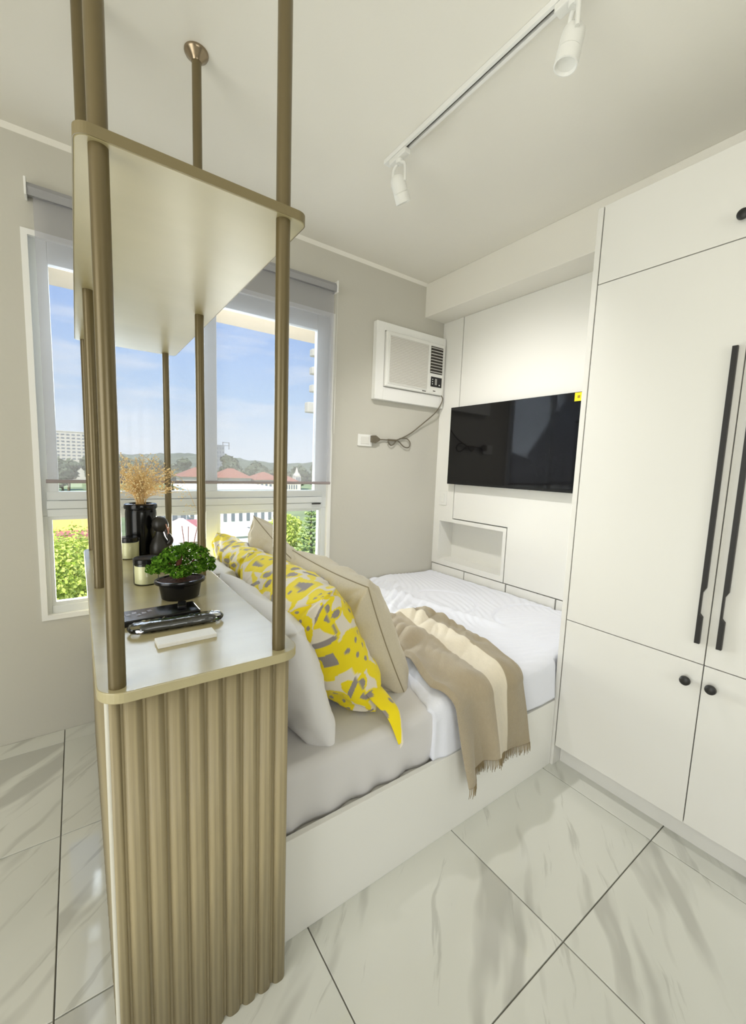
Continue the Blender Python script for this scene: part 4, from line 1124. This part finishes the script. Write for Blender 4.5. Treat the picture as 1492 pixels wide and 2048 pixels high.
# ------------------------------------------------------------------ trees
def tree(name, x, y, ztop, rad, m, label, nleaf, lsize, seed, group, blobs=9, z0=GZ, asp=.85):
    r = root(name, (x, y, z0), label, 'tree', group); rn = random.Random(seed)
    th = ztop-z0
    tube('trunk', spline([(x, y, z0), (x+.1*rad, y, z0+th*.35), (x, y, z0+th*.7)], 5), [rad*.09]*5+[rad*.06]*6, M['treebark'], r, 8)
    vs, fs = [], []
    for b in range(blobs):
        a = rn.uniform(0, 2*pi); q = rn.uniform(.15, .68)
        c = Vector((x+rad*q*cos(a), y+rad*q*sin(a), ztop-rad*asp*rn.uniform(.35, 1.25)))
        if b == 0: c = Vector((x, y, ztop-rad*.5))
        rr = rad*rn.uniform(.38, .55)
        for i in range(nleaf//blobs):
            d = Vector((rn.gauss(0, 1), rn.gauss(0, 1), rn.gauss(0, 1))).normalized()
            p = c+Vector((d.x, d.y, d.z*.8))*rr*(rn.uniform(.5, 1)**.4)*(1+.25*nz(d.x*3+b, d.y*3, d.z*3))
            nrm = (d+Vector((rn.gauss(0, .6), rn.gauss(0, .6), rn.gauss(0, .6)+.4))).normalized()
            u = nrm.orthogonal().normalized(); v_ = nrm.cross(u); t = rn.uniform(0, 6.28); u, v_ = u*cos(t)+v_*sin(t), v_*cos(t)-u*sin(t)
            s = lsize*rn.uniform(.6, 1.3); k = len(vs)
            vs += [p-u*s, p-v_*s*.6, p+u*s, p+v_*s*.6]; fs.append((k, k+1, k+2, k+3))
    o = from_py('crown', vs, fs, m, r); o['kind'] = 'stuff'
    return r
tree('broad_tree', -.4, 30, -2.6, 4.6, M['leaf_bright'], 'bright yellow-green tree filling the lower left pane', 16000, .13, 1, 'trees below the window', 16)
tree('broad_tree', 5.2, 34, -6.2, 4.0, M['leaf_bright'], 'bright green tree behind the candle jar and bonsai', 6000, .20, 2, 'trees below the window', 12)
tree('broad_tree', 11.6, 38, -7.8, 3.4, M['leaf_bright'], 'yellow-green tree just above the far yellow pillow', 6000, .22, 3, 'trees below the window', 12)
tree('broad_tree', 21.6, 50, -5.4, 3.6, M['leaf_bright'], 'rounded yellow-green tree left of the conifer', 6000, .22, 4, 'trees below the window', 12)
tree('broad_tree', 26.6, 53, -10.6, 3.0, M['leaf_mid'], 'low tree behind the foot of the conifer', 4000, .22, 5, 'trees below the window', 10)
def conifer(x, y, ztop, label):
    r = root('norfolk_pine', (x, y, GZ), label, 'tree'); rn = random.Random(5)
    tube('trunk', [(x, y, GZ), (x, y, ztop)], [.28, .04], M['treebark'], r, 8)
    vs, fs = [], []
    hh = ztop-GZ; tiers = 17
    for t in range(tiers):
        f = (t+.3)/tiers; z = ztop-hh*.95*f; rad = .35+2.5*f**.8
        nb_ = 8
        for b in range(nb_):
            a = 2*pi*b/nb_+t*.7; L = rad*rn.uniform(.85, 1.1)
            for s_ in range(26):
                q = rn.uniform(.1, 1); c = Vector((x+L*q*cos(a), y+L*q*sin(a), z+.25*q*q*L-.10*L*q+rn.gauss(0, .07)))
                dirv = Vector((cos(a)+rn.gauss(0, .5), sin(a)+rn.gauss(0, .5), rn.gauss(.1, .3))).normalized(); n_ = dirv.orthogonal()
                s = .22*rn.uniform(.7, 1.3); k = len(vs)
                vs += [c-dirv*s, c-n_*s*.4, c+dirv*s, c+n_*s*.4]; fs.append((k, k+1, k+2, k+3))
    o = from_py('crown', vs, fs, M['leaf_pine'], r); o['kind'] = 'stuff'
conifer(21.9, 42.5, -3.6, 'tall tiered conifer at the right side of the lower pane')
# far wooded ridge: separate crowns
proto = None
rn = random.Random(33)
spots = []
for row, (yy, n_, zlo, zhi) in enumerate(((182, 9, -4.5, -2.0), (206, 10, -3.0, -.2), (232, 11, -1.0, 1.5))):
    for k in range(n_):
        q = lerp(-.06, .56, (k+.5+.25*(row % 2))/n_); spots.append((q*yy, yy, rn.uniform(zlo, zhi)))
for q in (.245, .292): spots.append((q*256, 256, 5.2 if q < .27 else 4.0))
for i, (x, y, zt) in enumerate(spots):
    if proto is None:
        proto = tree('distant_tree', 0, 0, 12.0, 5.2, M['leaf_far'], 'hazy green tree in the distant belt along the ridge', 900, 1.0, 8, 'trees on the far ridge', 9, z0=0.0); o = proto
    else: o = copy_tree(proto)
    o.location = (x, y, zt-12.0); o.rotation_euler = (0, 0, i*1.3); sc_ = 1.0
    o.scale = (1.0+.12*sin(i*2.1), 1.0+.12*sin(i*2.1), 1.0)
